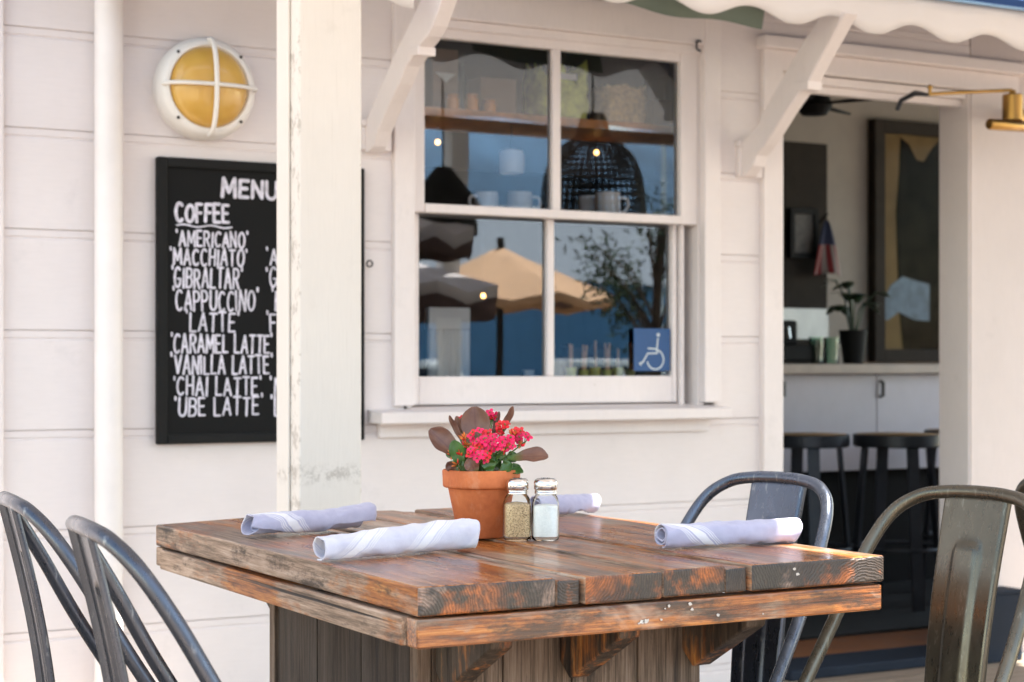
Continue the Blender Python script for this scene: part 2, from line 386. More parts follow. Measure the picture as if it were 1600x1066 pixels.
def deckmat():
    t = NT('deck timber'); c = t.coord((1.2, 30, 30), rand=True); g = t.noise(c, 1.4, 6, .7); b = t.noise(t.coord(rand=True), 2.0, 3)
    col = t.ramp(g, [(.3, (.14, .105, .075)), (.55, (.30, .235, .175)), (.75, (.40, .325, .25))]); col = t.mix(t.ramp(b, [(.45, 0.), (.7, .5)]), col, (.20, .14, .10))
    t.set(color=col, rough=.7); t.bump(g, .35, .003); return t.m
MAT['deck'] = deckmat()

def napkin_mat(name, period, lo_=(.40, .385, .52), hi_=(.48, .465, .59)):
    t = NT(name); tc = t.n('TexCoord'); s = t.n('SeparateXYZ'); t.l(tc.outputs['UV'], s.inputs[0])
    q = t.math('MULTIPLY', s.outputs[0], 1/period)   # metres along the cloth; a stripe set centred on every period
    f = t.math('MULTIPLY', t.math('SUBTRACT', t.math('FRACT', t.math('ADD', q, .5)), .5), period)
    fac = None
    for lo, hi in ((-.0085, .0085), (.0125, .0145), (.0170, .0190), (.0215, .0230), (-.0145, -.0125), (-.0190, -.0170), (-.0230, -.0215)):
        k = t.math('MULTIPLY', t.math('GREATER_THAN', f, lo), t.math('LESS_THAN', f, hi)); fac = k if fac is None else t.math('MAXIMUM', fac, k)
    c = t.coord(); w = t.noise(c, 900, 2); b = t.noise(c, 34, 5)
    base = t.ramp(b, [(.3, lo_), (.7, hi_)])
    col = t.mix(t.math('MULTIPLY', fac, .85), base, (.80, .77, .78))
    t.set(color=col, rough=.9, sheen=.2); t.bump(t.math('ADD', t.math('MULTIPLY', w, .3), b), .3, .003); return t.m
MAT['napkin'] = napkin_mat('lavender napkin linen', 1.0); MAT['napkin_sunlit'] = napkin_mat('napkin linen painted sunlit', .115, (.56, .54, .64), (.66, .64, .72))  # second linen painted lighter as if in sunlight

def wicker_dark():
    t = NT('black open weave'); tc = t.n('TexCoord'); s = t.n('SeparateXYZ'); t.l(tc.outputs['UV'], s.inputs[0])
    a = t.math('SINE', t.math('MULTIPLY', s.outputs[0], 300)); b = t.math('SINE', t.math('MULTIPLY', s.outputs[1], 160))
    hole = t.math('MULTIPLY', t.math('GREATER_THAN', a, -.35), t.math('GREATER_THAN', b, -.35))
    t.set(color=(.02, .019, .018), rough=.6)
    tr = t.n('BsdfTransparent'); mx = t.n('MixShader'); t.l(hole, mx.inputs[0]); t.l(t.p.outputs[0], mx.inputs[1]); t.l(tr.outputs[0], mx.inputs[2]); t.l(mx.outputs[0], t.out.inputs[0]); return t.m
MAT['weave'] = wicker_dark()

def canopy_mat():
    t = NT('unseen canopy canvas'); n = t.noise(t.coord(), 90, 3)
    d = t.n('BsdfDiffuse'); d.inputs[0].default_value = (.52, .47, .43, 1); tl = t.n('BsdfTranslucent'); tl.inputs[0].default_value = (.44, .41, .39, 1)
    ad = t.n('MixShader', i_0=.2); t.l(d.outputs[0], ad.inputs[1]); t.l(tl.outputs[0], ad.inputs[2]); t.l(ad.outputs[0], t.out.inputs[0]); t.t.nodes.remove(t.p); return t.m
MAT['canopy'] = canopy_mat()

def flagmat():
    t = NT('faded striped cloth'); tc = t.n('TexCoord'); s = t.n('SeparateXYZ'); t.l(tc.outputs['UV'], s.inputs[0])
    st = t.math('GREATER_THAN', t.math('FRACT', t.math('MULTIPLY', s.outputs[0], 4)), .5)
    col = t.mix(st, (.20, .02, .022), (.26, .22, .20)); col = t.mix(t.math('GREATER_THAN', s.outputs[1], .55), col, (.03, .035, .07))
    t.set(color=col, rough=.9); return t.m
MAT['flag'] = flagmat()
def glow(name, col, st):
    t = NT(name); t.p.inputs['Emission Color'].default_value = (*col, 1); t.p.inputs['Emission Strength'].default_value = st; return t.m
MAT['bulb'] = glow('warm lit bulb', (1, .50, .14), 1.1)

WY = 4.6      # front of the siding
GZ = W(1162, 144.9, WY).z; GS = (W(1162, 144.9, WY).z-W(1162, 652.7, WY).z)/4

# ------------------------------------------------------------------ ground, water, hills
mb = MB()
random.seed(3)
yy = 4.585
while yy > -9:
    x = -9.0+random.random()*2
    while x < 16:
        L = 2.4+random.random()*2
        mb.box((x, yy-.138, -.03), (x+L-.004, yy, random.uniform(-.0015, .0015)))
        x += L
    yy -= .144
structure(mb.build('deck', MAT['deck'], bevel=0))
mb = MB(); mb.add([(-600, -600, -.6), (600, -600, -.6), (600, 600, -.6), (-600, 600, -.6)], [(0, 1, 2, 3)])
def watermat():
    t = NT('bay water'); n = t.noise(t.coord(), 1.5, 4); t.set(color=(.03, .08, .11), rough=.15); t.bump(n, .3, .05); return t.m
structure(mb.build('water', watermat()))
mb = MB(); mb.box((-9.2, -9.2, -.55), (16.2, 4.58, -.034)); structure(mb.build('deck_base', simple('deck joists', (.12, .09, .07), .9)))
rows = []
for j in range(7):
    r_ = []
    for i in range(61):
        x = -260+i*9; h = (66+16*NZ.noise(V((x*.012, 1.3, 0)))+5*NZ.noise(V((x*.05, 4.3, 0))))*sin(pi*j/6)**.7
        r_.append(V((x, -330-j*18, -.6+h)))
    rows.append(r_)
mb = MB(); mb.grid(rows); structure(mb.build('hills', MAT['hill'], smooth=True, angle=80))  # unseen ridge raised to fill the mirrored view with hazy blue

# ------------------------------------------------------------------ cafe building
cafe = thing('cafe_building', 'white clapboard cafe with a sash window and an open dark doorway', 'building', (2.7, WY, 0))
def siding(mb, x0, x1, z0, z1):
    prof = []                                    # (z, yoffset) bottom to top
    z = GZ-GS*9
    for k in range(14):
        zt = z; zb = zt-.0232
        prof += [(zb-.0045, 0.), (zb-.0005, .0045), (zb+.0015, .0045), (zb+.0035, .0012), (zt-.0035, .0012), (zt-.002, .007), (zt, .007), (zt+.0006, 0.)]
        z += GS
    cut = []
    for i in range(len(prof)-1):
        (a, ya), (b, yb) = prof[i], prof[i+1]
        if b < z0 or a > z1: continue
        if a < z0: ya += (yb-ya)*(z0-a)/(b-a); a = z0
        if not cut: cut.append((a, ya))
        if b > z1: yb = ya+(yb-ya)*(z1-a)/(b-a); b = z1
        cut.append((b, yb))
    nx = max(1, int((x1-x0)/.12)); rows = []
    for z, y in cut:
        rows.append([V((x0+(x1-x0)*j/nx, WY+y+(.0010*NZ.noise(V(((x0+(x1-x0)*j/nx)*2.3, z*1.2, 0)))), z+(.0016*NZ.noise(V(((x0+(x1-x0)*j/nx)*1.7, round(z/GS)*5.1, 7))) if z0+.03 < z < z1-.03 else 0))) for j in range(nx+1)])
    mb.grid(rows)
wx0, wx1, wz0, wz1 = 2.18, 3.275, .875, 2.06           # hole behind the window casing
dx0, dx1, dz1 = 3.532, 4.355, 1.981                    # doorway
mb = MB()
siding(mb, -3, wx0, 0, 3.2); siding(mb, wx0, wx1, 0, wz0); siding(mb, wx0, wx1, wz1, 3.2); siding(mb, wx1, 3.50, 0, 3.2); siding(mb, 3.50, 4.36, 2.03, 3.2)
siding(mb, 5.2, 5.6, 0, 3.2); siding(mb, 5.6, 8.3, 0, .9); siding(mb, 5.6, 8.3, 2.45, 3.2); siding(mb, 8.3, 9, 0, 3.2)  # wide unseen front opening, added to light the counter
mb.build('wall', MAT['siding'], cafe, fix=False)
# sheathing behind the siding (real wall thickness) with the same holes
mb = MB(); ya, yb = WY+.012, WY+.145
for x0, x1, z0, z1 in ((-3, wx0, 0, 3.2), (wx0, wx1, 0, wz0), (wx0, wx1, wz1, 3.2), (wx1, dx0-.02, 0, 3.2), (dx0-.02, dx1+.02, dz1+.02, 3.2), (dx1+.02, 5.6, 0, 3.2), (5.6, 8.3, 0, .9), (5.6, 8.3, 2.45, 3.2), (8.3, 9, 0, 3.2)):
    mb.box((x0, ya, z0), (x1, yb, z1))
mb.build('sheathing', MAT['trim'], cafe)
# left edge board, flat panel right of the doorway
mb = MB(); mb.box((.78, WY-.022, 0), (W(6, 300, WY-.022).x, WY+.008, 3.2)); mb.build('corner_board', MAT['trim'], cafe, bevel=.003)
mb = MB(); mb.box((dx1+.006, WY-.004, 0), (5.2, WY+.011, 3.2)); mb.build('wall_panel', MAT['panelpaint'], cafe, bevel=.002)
# door casing, jambs
mb = MB(); mb.box((W(1194, 400, WY-.022).x, WY-.022, 0), (dx0, WY+.011, 2.045)); mb.build('door_casing', MAT['trim'], cafe, bevel=.003)
mb = MB(); mb.box((dx0+.0, WY-.018, dz1), (dx1+.22, WY+.0105, 2.045)); mb.box((3.44, WY-.05, 2.046), (4.62, WY+.004, 2.085)); mb.build('door_header', MAT['trim'], cafe, bevel=.004)
mb = MB(); mb.box((dx1, WY+.002, 0), (dx1+.03, WY+.15, dz1)); mb.box((dx0-.03, WY+.012, 0), (dx0-.001, WY+.15, dz1)); mb.box((dx0, WY+.012, dz1-.03), (dx1-.001, WY+.15, dz1-.002))
mb.box((dx0, WY+.03, dz1-.055), (dx1-.002, WY+.06, dz1-.031)); mb.build('door_jamb', MAT['trim'], cafe, bevel=.002)
mb = MB(); mb.box((dx0-.0, WY-.06, .0), (dx1, WY+.15, .035)); mb.build('threshold', MAT['slate'], cafe, bevel=.006)
# ---- window
win_mb = MB()
cl0, cl1 = W(617, 300, WY-.022).x, W(649, 300, WY-.022).x; cr0, cr1 = W(1102, 300, WY-.022).x, W(1127, 300, WY-.022).x
ztop = W(900, 42, WY-.022).z
win_mb.box((cl0, WY-.022, .905), (cl1, WY+.011, 2.14)); win_mb.box((cr0, WY-.022, .905), (cr1, WY+.011, 2.14)); win_mb.box((cl1, WY-.020, 2.035), (cr0, WY+.0105, 2.139))
win_mb.box((cl1+.001, WY-.004, 2.008), (cr0-.001, WY+.010, 2.034))
window = win_mb.build('window', MAT['trim'], cafe, bevel=.003)
mb = MB()   # jamb liners
mb.box((cl1-.012, WY+.012, .88), (cl1+.004, WY+.14, 2.05)); mb.box((cr0-.004, WY+.012, .88), (cr0+.02, WY+.14, 2.05)); mb.box((cl1+.005, WY+.012, 2.02), (cr0-.005, WY+.14, 2.05))
mb.box((cr0-.05, WY+.040, .88), (cr0-.037, WY+.0595, 2.02)); mb.build('window_jamb', MAT['trim'], window, bevel=.002)
UY = WY+.012; LY = WY+.058
ux0, ux1 = cl1+.0045, cr0-.005; ug0, ug1, ugz0, ugz1 = W(664, 300, UY).x, W(1064, 300, UY).x, W(664, 317.5, UY).z, W(860, 76, UY).z
mr0 = W(655, 331.5, UY).z
mb = MB(); um0, um1 = W(864.5, 200, UY).x, W(877.5, 200, UY).x
mb.box((ux0, UY, mr0), (ug0, UY+.042, 2.019)); mb.box((ug1, UY, mr0), (ux1, UY+.042, 2.019)); mb.box((ug0, UY+.001, ugz1), (ug1, UY+.041, 2.019)); mb.box((ug0, UY-.003, mr0), (ug1, UY+.041, ugz0)); mb.box((um0, UY+.003, ugz0), (um1, UY+.04, ugz1))
mb.build('upper_sash', MAT['trim'], window, bevel=.004)
lx0, lx1 = cl1+.0045, cr0-.052; lg0, lg1 = W(655, 450, LY).x, W(1051, 450, LY).x; lgz0 = W(655, 588.5, LY).z; lm0, lm1 = W(856, 450, LY).x, W(867, 450, LY).x
mb = MB(); mb.box((lx0, LY, .905), (lg0, LY+.04, mr0+.03)); mb.box((lg1, LY, .905), (lx1, LY+.04, mr0+.03)); mb.box((lg0, LY+.001, .905), (lg1, LY+.039, lgz0)); mb.box((lg0, LY+.001, mr0+.004), (lg1, LY+.039, mr0+.03)); mb.box((lm0, LY+.002, lgz0), (lm1, LY+.038, mr0+.004))
mb.build('lower_sash', MAT['trim'], window, bevel=.004)
for (a, b, c, d, y) in ((ug0, um0, ugz0, ugz1, UY+.02), (um1, ug1, ugz0, ugz1, UY+.021), (lg0, lm0, lgz0, mr0+.004, LY+.02), (lm1, lg1, lgz0, mr0+.004, LY+.021)):
    mb = MB(); mb.add([(a, y, c), (b, y, c), (b, y, d), (a, y, d)], [(0, 1, 2, 3)]); mb.build('pane', MAT['pane'], window, fix=False)
mb = MB(); s0, s1 = W(597, 650, WY-.10).x, W(1144, 640, WY-.10).x; zs = W(597, 645, WY-.10).z
mb.prism([(s0, WY-.10, zs), (s0, WY+.13, zs+.016), (s0, WY+.13, zs-.03), (s0, WY-.10, zs-.033)], (s1-s0, 0, 0))
mb.box((s0+.03, WY-.020, zs-.075), (s1-.03, WY+.004, zs-.031)); mb.build('window_sill', MAT['trim'], window, bevel=.004)
h = W(1092, 72, WY-.03); mb = MB(); mb.tube(catmull([h+V((.012, .006, .016)), h+V((-.006, 0, .014)), h+V((-.008, 0, -.008)), h+V((.01, .006, -.014))], 5), .004, 6); mb.build('window_hook', MAT['darkmetal'], window, smooth=True)
# ---- brackets carrying the awning
def bracket(xl, side, nub, plate, th):
    """side: outline of the left face in the plane x = xl"""
    b = MB(); b.prism([PXX(px_, py_, xl) for px_, py_ in side], (th, 0, 0)); o = b.build('awning_bracket', MAT['trim'], cafe, bevel=.004)
    b = MB(); b.prism([PXX(px_, py_, xl)-V((.004, 0, 0)) for px_, py_ in nub], (th+.008, 0, 0)); b.build('bracket_nub', MAT['trim'], o, bevel=.003)
    z0, z1 = plate; b = MB(); b.box((xl-.012, WY-.020, z0), (xl+th+.035, WY+.004, z1)); b.box((xl-.016, WY-.028, z1+.0005), (xl+th+.04, WY+.003, z1+.022)); b.build('bracket_plate', MAT['trim'], o, bevel=.003)
xl = W(568, 230, WY-.004).x
bracket(xl, [(568, 238), (568, 197), (573, 185), (583, 162), (607, 105), (623, 70), (657, 0), (676, -40), (706, -40), (690, 0), (676, 40), (668, 56), (654, 73), (645, 88), (634, 103), (623, 131), (609, 159), (599, 183), (590, 205), (583, 228), (575, 238)],
        [(641, 74), (655, 72), (655, 86), (640, 88)], (W(580, 236, WY).z, W(580, 200, WY).z), .046)
xl = W(1155, 262, WY-.004).x
bracket(xl, [(1155, 275), (1155, 226), (1182, 197), (1198, 164), (1254, 66), (1284, 20), (1322, 20), (1310, 40), (1276, 102), (1262, 130), (1246, 148), (1226, 177), (1210, 203), (1195, 226), (1181, 243), (1176, 259), (1163, 275)],
        [(1240, 128), (1264, 126), (1264, 140), (1243, 144)], (W(1165, 278, WY).z, W(1165, 232, WY).z), .048)
# ---- interior shell
mb = MB(); mb.box((.4, WY+.146, -.02), (8.6, 7.8, .03)); mb.build('interior_floor', MAT['floorwood'], cafe)
mb = MB(); mb.box((.4, 7.8, 0), (8.6, 7.9, 2.9)); mb.box((.3, WY+.146, 0), (.4, 7.9, 2.9)); mb.box((8.6, WY+.146, 0), (8.7, 7.9, .5)); mb.box((8.6, WY+.146, 2.6), (8.7, 7.9, 2.9)); mb.build('interior_wall', MAT['intwall'], cafe)  # right wall left open out of view, added to let skylight in
mb = MB(); mb.box((.3, WY+.146, 2.75), (8.7, 7.9, 2.85)); mb.build('ceiling', MAT['ceil'], cafe)
mb = MB(); mb.box((3.43, WY+.16, .03), (3.50, 6.0, 2.749)); mb.box((.401, 5.95, .031), (3.43, 6.0, 2.749)); mb.build('added_partition', MAT['intdark'], cafe)  # walls added to keep the room behind the window dark
mb = MB(); mb.prism([(-3.2, WY-.25, 3.1), (-3.2, WY+1.7, 4.1), (-3.2, 8.1, 3.1), (-3.2, 8.1, 3.0), (-3.2, WY-.25, 3.0)], (12.4, 0, 0)); mb.build('roof', simple('grey roof', (.2, .2, .21), .9), cafe)

# ---- downspout
mb = MB(); pc = W(170, 700, WY-.045); mb.tube([(pc.x, WY-.045, 0.02), (pc.x, WY-.045, 3.0)], .0365, 24)
dsp = mb.build('downspout', MAT['pipe'], None, smooth=True); tag(dsp, 'white round downspout pipe running down the siding at the far left', 'pipe')

# ------------------------------------------------------------------ awning
aw = thing('awning', 'white scalloped awning valance with navy blue canvas over the window and doorway', 'awning', (3.2, WY, 2.2))
AY = WY-.50
def val_z(x): return W(1120, 30, AY).z
lows = [W(p, 0, AY).x for p in (960, 1120, 1264, 1386, 1497, 1600)]
per = (lows[-1]-lows[0])/5; zlow = W(1264, 41, AY).z; zhigh = W(1303, 31, AY).z; zhigh = zlow+.038
ztopv = W(1600, 17, AY).z
def valance(x0, x1, y, dz=0, amp=1., ph=0, top=None, sway=.005, n=None):
    n = n or int((x1-x0)/.012); rows = [[], [], [], []]
    for i in range(n+1):
        x = x0+(x1-x0)*i/n; c = .5+.5*cos(2*pi*(x-lows[0])/per+ph); c = c**1.15
        zb = zhigh-(zhigh-zlow)*c*amp+dz+.004*NZ.noise(V((x*5, y, 0)))
        zt = (top or ztopv)+dz
        for j, f in enumerate((0, .35, .7, 1.)):
            rows[j].append(V((x, y-sway*f*sin(2*pi*(x-lows[0])/per*1.0)*1.0-.004*f, zt+(zb-zt)*f)))
    return rows
mb = MB(); mb.grid(valance(2.50, 6.2, AY)); mb.build('valance', MAT['canvas'], aw, smooth=True, solid=.002, angle=80)
zl = W(600, 7, AY).z; mb = MB(); mb.grid(valance(1.0, W(648, 5, AY).x, AY+.01, dz=zl-zlow, top=ztopv+.02)); mb.build('valance', MAT['canvas'], aw, smooth=True, solid=.002, angle=80)
# grey green inner flap showing under the valance
gx0, gx1 = W(967, 20, AY+.09).x, W(1190, 20, AY+.09).x; n = 40; rows = [[], []]
gz = W(1100, 33, AY+.09).z
for i in range(n+1):
    t = i/n; x = gx0+(gx1-gx0)*t
    rows[0].append(V((x, AY+.05, ztopv+.02))); rows[1].append(V((x, AY+.09, gz+.022*(1-t)**2+.006*cos(t*9))))
mb = MB(); mb.grid(rows); mb.build('inner_flap', MAT['flap'], aw, smooth=True, solid=.002)
# sloping top
mb = MB(); mb.grid([[V((1.0, AY-.004, ztopv+.026)), V((6.2, AY-.004, ztopv+.003))], [V((1.0, WY-.01, 2.62)), V((6.2, WY-.01, 2.62))]]); mb.build('canvas_top', MAT['navy'], aw, solid=.003)
mb = MB(); mb.add([V((2.5, AY-.008, ztopv+.001)), V((6.2, AY-.008, ztopv+.001)), V((6.2, AY+.03, ztopv+.17)), V((2.5, AY+.03, ztopv+.17))], [(0, 1, 2, 3)]); mb.build('front_band', MAT['navy'], aw, solid=.002)
mb = MB(); mb.tube([(2.5, AY-.016, ztopv+.0), (6.2, AY-.016, ztopv+.0)], .0045, 8); mb.build('piping', MAT['piping'], aw, smooth=True)
mb = MB(); mb.tube([(1.0, AY+.02, ztopv+.012), (6.2, AY+.02, ztopv+.0125)], .011, 10); mb.build('front_bar', MAT['lampwhite'], aw, smooth=True)

# ------------------------------------------------------------------ bulkhead light
lc = W(328, 136, WY-.075); wl = thing('wall_light', 'round white bulkhead wall light with amber lens and cross guard above the menu board', 'wall light', (lc.x, WY, lc.z))
B = V((lc.x, WY, lc.z))
mb = MB(); mb.lathe([(.118, .0), (.136, .0), (.139, .03), (.137, .05), (.130, .066), (.122, .074), (.112, .075), (.108, .068)], B, 48, 'y', cap=False); mb.build('body', MAT['lampwhite'], wl, smooth=True, angle=50)
mb = MB(); prof = [(.109*cos(a), .060+.060*sin(a)) for a in [pi/2*k/10 for k in range(10)]]+[(.002, .120)]; mb.lathe(prof, B, 48, 'y', cap=False); mb.build('lens', MAT['amberlens'], wl, smooth=True, angle=80)
def arc(vert):
    out = []
    for k in range(25):
        a = pi*k/24; q = -.128*cos(a); h = .070+.062*sin(a)**.8
        out.append(B+(V((0, -h, q)) if vert else V((q, -h, 0))))
    return out
for v_ in (0, 1):
    mb = MB(); mb.tube(arc(v_), .0055 if not v_ else .0068, 10); mb.build('guard_bar', MAT['lampwhite'], wl, smooth=True)
for k in range(4):
    a = pi/4+k*pi/2; p = B+V((.124*cos(a), -.0755, .124*sin(a))); mb = MB(); mb.lathe([(.0045, 0), (.004, .002)], p, 10, 'y'); mb.build('screw', MAT['blackframe'], wl)

# ------------------------------------------------------------------ menu board with hand lettering
BY = WY-.03
bl, br = W(247, 400, BY).x, W(570.5, 400, BY).x; bt, bb = W(247, 244, BY).z, W(247, 695, BY).z
mbd = thing('menu_board', 'black framed chalkboard coffee menu hanging on the siding behind the post', 'menu board', ((bl+br)/2, WY, bb))
fw = .027
mb = MB(); mb.box((bl, BY, bb), (bl+fw, WY-.002, bt)); mb.box((br-fw, BY, bb), (br, WY-.002, bt)); mb.box((bl+fw, BY+.0005, bt-fw), (br-fw, WY-.002, bt)); mb.box((bl+fw, BY+.0005, bb), (br-fw, WY-.002, bb+fw)); mb.build('frame', MAT['blackframe'], mbd, bevel=.004)
mb = MB(); mb.box((bl+fw, BY+.010, bb+fw), (br-fw, WY-.004, bt-fw)); face = mb.build('chalkboard', MAT['black'], mbd)
e = W(573, 412, BY+.01); mb = MB(); mb.tube([e+V((.009+.009*cos(a), 0, .009*sin(a))) for a in [2*pi*k/12 for k in range(12)]], .0022, 6, closed=True); mb.build('eye_ring', MAT['blackframe'], mbd, smooth=True)
def circ(cx, cy, rx, ry, a0, a1, n=10): return [(cx+rx*cos(R(a0+(a1-a0)*k/n)), cy+ry*sin(R(a0+(a1-a0)*k/n))) for k in range(n+1)]
FONT = {
 'A': (.8, [[(0, 0), (.40, 1), (.8, 0)], [(.14, .33), (.66, .33)]]),
 'B': (.72, [[(0, 0), (0, 1)], [(0, 1)]+circ(.35, .77, .33, .23, 90, -90)+[(0, .54)], [(0, .54)]+circ(.37, .27, .35, .27, 90, -90)+[(0, 0)]]),
 'C': (.72, [circ(.40, .5, .40, .5, 50, 310, 16)]),
 'D': (.78, [[(0, 0), (0, 1)]+circ(.28, .5, .48, .5, 90, -90)+[(0, 0)]]),
 'E': (.62, [[(.6, 1), (0, 1), (0, 0), (.62, 0)], [(0, .52), (.5, .52)]]),
 'F': (.60, [[(.6, 1), (0, 1), (0, 0)], [(0, .52), (.48, .52)]]),
 'G': (.80, [circ(.40, .5, .40, .5, 50, 350, 16)+[(.44, .42)]]),
 'H': (.72, [[(0, 0), (0, 1)], [(.7, 0), (.7, 1)], [(0, .5), (.7, .5)]]),
 'I': (.10, [[(.05, 0), (.05, 1)]]),
 'L': (.58, [[(0, 1), (0, 0), (.58, 0)]]),
 'M': (.95, [[(0, 0), (.06, 1), (.47, .25), (.88, 1), (.95, 0)]]),
 'N': (.74, [[(0, 0), (0, 1), (.72, 0), (.72, 1)]]),
 'O': (.82, [circ(.41, .5, .41, .5, 90, 450, 20)]),
 'P': (.66, [[(0, 0), (0, 1)]+circ(.32, .74, .34, .26, 90, -90)+[(0, .48)]]),
 'R': (.72, [[(0, 0), (0, 1)]+circ(.32, .75, .34, .25, 90, -90)+[(0, .50)], [(.30, .50), (.70, 0)]]),
 'T': (.70, [[(0, 1), (.7, 1)], [(.35, 1), (.35, 0)]]),
 'U': (.74, [[(0, 1), (0, .38)]+circ(.37, .34, .37, .34, 180, 360)+[(.74, 1)]]),
 'V': (.76, [[(0, 1), (.38, 0), (.76, 1)]]),
 "'": (.06, [[(.03, 1.12), (.05, .96)]]),
 ' ': (.35, [])}
TY = BY+.0098
txt = MB(); seq = [0]
def ribbon(pts, hw):
    seq[0] += 1; y = TY-seq[0]*1.2e-6
    vs = []; fs = []
    for i in range(len(pts)-1):
        a, b = V(pts[i]), V(pts[i+1]); d = (b-a)
        if d.length < 1e-6: continue
        seq[0] += 1; y = TY-seq[0]*1.2e-6
        nrm = V((-d.y, d.x)).normalized()*hw
        q = [a+nrm, b+nrm, b-nrm, a-nrm]; txt.add([V((p.x, y, p.y)) for p in q], [(0, 1, 2, 3)])
    for p in pts:
        seq[0] += 1; y = TY-seq[0]*1.2e-6
        txt.add([V((p[0]+hw*cos(2*pi*k/8), y, p[1]+hw*sin(2*pi*k/8))) for k in range(8)], [tuple(range(8))])
def lettering(s, x0, x1, ytop, ybot, hw):
    """text spans pixels x0..x1 at the board, cap height ytop..ybot (at x0)"""
    X0, X1 = W(x0, 400, TY).x, W(x1, 400, TY).x; Zt, Zb = W(x0, ytop, TY).z, W(x0, ybot, TY).z
    total = sum(FONT[c][0] for c in s)+.34*(len(s)-1)+.14; kx = (X1-X0)/total; kz = Zt-Zb; x = X0
    for c in s:
        w, strokes = FONT[c]; jz = random.uniform(-.04, .04)*kz; sl_ = random.uniform(-.03, .05); jh = random.uniform(.95, 1.06)
        for st in strokes: ribbon([(x+.07*kx+kx*px_+sl_*kz*py_, Zb+jz+kz*py_*jh) for px_, py_ in st], hw*random.uniform(.92, 1.1))
        x += kx*(w+.34)
random.seed(5)
lettering("MENU", 346, 433, 280, 307, .0050)
lettering("COFFEE", 274, 358, 318, 345, .0044)
q0, q1 = W(276, 352, TY), W(362, 350, TY); ribbon([(q0.x+(q1.x-q0.x)*t/14, q0.z+.003*sin(t*.9)) for t in range(15)], .0022)
for s, a, b, c, d in (("'AMERICANO'", 275, 387, 361, 384), ("'MACCHIATO'", 266, 386, 388, 413), ("'GIBRALTAR'", 267, 378, 419, 449), ("'CAPPUCCINO'", 269, 403, 453, 484), ("'LATTE'", 290, 373, 489, 517),
                      ("'CARAMEL LATTE'", 266, 425, 523, 551), ("'VANILLA LATTE'", 267, 425, 556, 584), ("'CHAI LATTE'", 270, 408, 590, 618), ("'UBE LATTE'", 272, 410, 622, 650)):
    lettering(s, a, b, c, d, .0030)
for s, a, b, c, d in (("'AF", 416, 446, 389, 413), ("'GR", 415, 447, 420, 449), ("'E", 423, 440, 455, 485), ("'FL", 415, 446, 490, 517), ("'M", 421, 446, 590, 618), ("'L", 421, 440, 622, 650)):
    lettering(s, a, b, c, d, .0030)
txt.build('lettering', MAT['chalk'], face, fix=False)

# ------------------------------------------------------------------ timber post
PX0, PX1, PY0 = 1.39, 1.532, 3.44
PY1 = PXX(437, 500, PX0).y
pt = thing('timber_post', 'square cream painted timber post with chipped paint standing between table and cafe wall', 'post', ((PX0+PX1)/2, (PY0+PY1)/2, 0))
mb = MB(); mb.box((PX0, PY0, 0), (PX1, PY1, 2.30)); mb.build('shaft', MAT['post'], pt, bevel=.005, seg=3)
zz_ = W(520, 745, PY0).z
mb = MB(); mb.box((PX0-.012, PY0-.004, 0), (PX1+.004, PY1+.012, .12)); mb.build('base_plinth', MAT['post'], pt, bevel=.004)
mb = MB(); mb.box((PX0-.006, PY0+.05, 0.12), (PX0-.0005, PY1+.004, 2.25)); mb.build('side_trim', MAT['post'], pt, bevel=.002)

# ------------------------------------------------------------------ timber table
TX0, TX1, TY0, TY1 = .936, 1.672, 1.936, 2.985; TZ = .75
tb = thing('timber_table', 'heavy reclaimed timber table with varnished plank top and boxed pedestal', 'table', ((TX0+TX1)/2, (TY0+TY1)/2, 0))
mb = MB(); xs = [TX0]+[W(p, 900, TY0).x for p in (871, 911, 1036, 1136, 1172)]+[TX1]
dzs = [.0, -.004, -.0015, .001, -.0035, .0005]; dys = [0, .004, -.002, .001, .005, -.001]
for i in range(6):
    a, b = xs[i]+(.0016 if i else 0), xs[i+1]-(.0016 if i < 5 else 0); z0, z1 = TZ-.037+max(dzs[i], 0), TZ+dzs[i]; y0 = TY0+dys[i]; ny, nx = 16, 3
    # plank with slightly wavy top edge
    base = len(mb.v); rows = []
    for j in range(ny+1):
        y = y0+(TY1-y0+random.uniform(-.004, .004)*(j == ny))*j/ny
        wl_ = .0022*NZ.noise(V((i*3.1, y*5, 0)))-(.006*(j/ny)**2 if i == 0 else 0); wr = .0022*NZ.noise(V((i*3.1+1.5, y*5, 0)))
        ex = .0022*NZ.noise(V((i*7.7, y*9, 3))); 
        rows.append([V((a+ex, y, z1+wl_)), V((a*.5+b*.5, y, z1+(wl_+wr)/2)), V((b+ex*.5, y, z1+wr)), V((b, y, z0)), V((a, y, z0+(-.006*(j/ny)**2 if i == 0 else 0)))])
    n = 5; vs = [p for r_ in rows for p in r_]; fs = []; mi = []
    for j in range(ny):
        for k in range(n): fs.append((j*n+k, j*n+(k+1) % n, (j+1)*n+(k+1) % n, (j+1)*n+k)); mi.append(2 if k in (2, 4) else 0)
    fs.append(tuple(range(n))); mi.append(1); fs.append(tuple(ny*n+k for k in range(n-1, -1, -1))); mi.append(1)
    bs = mb.add(vs, fs); mb.mi[-len(fs):] = mi
top = mb.build('tabletop', [MAT['top'], MAT['end'], MAT['side']], tb, bevel=.0035)
az1, az0 = TZ-.0405, TZ-.077
mb = MB(); mb.box((TX0+.001, TY0+.002, az0), (TX1-.002, TY0+.036, az1)); mb.build('front_apron', MAT['apronx'], tb, bevel=.003)
mb = MB(); mb.box((TX0+.001, TY1-.036, az0), (TX1-.002, TY1-.002, az1-.004)); mb.build('back_apron', MAT['aprony'], tb, bevel=.003)
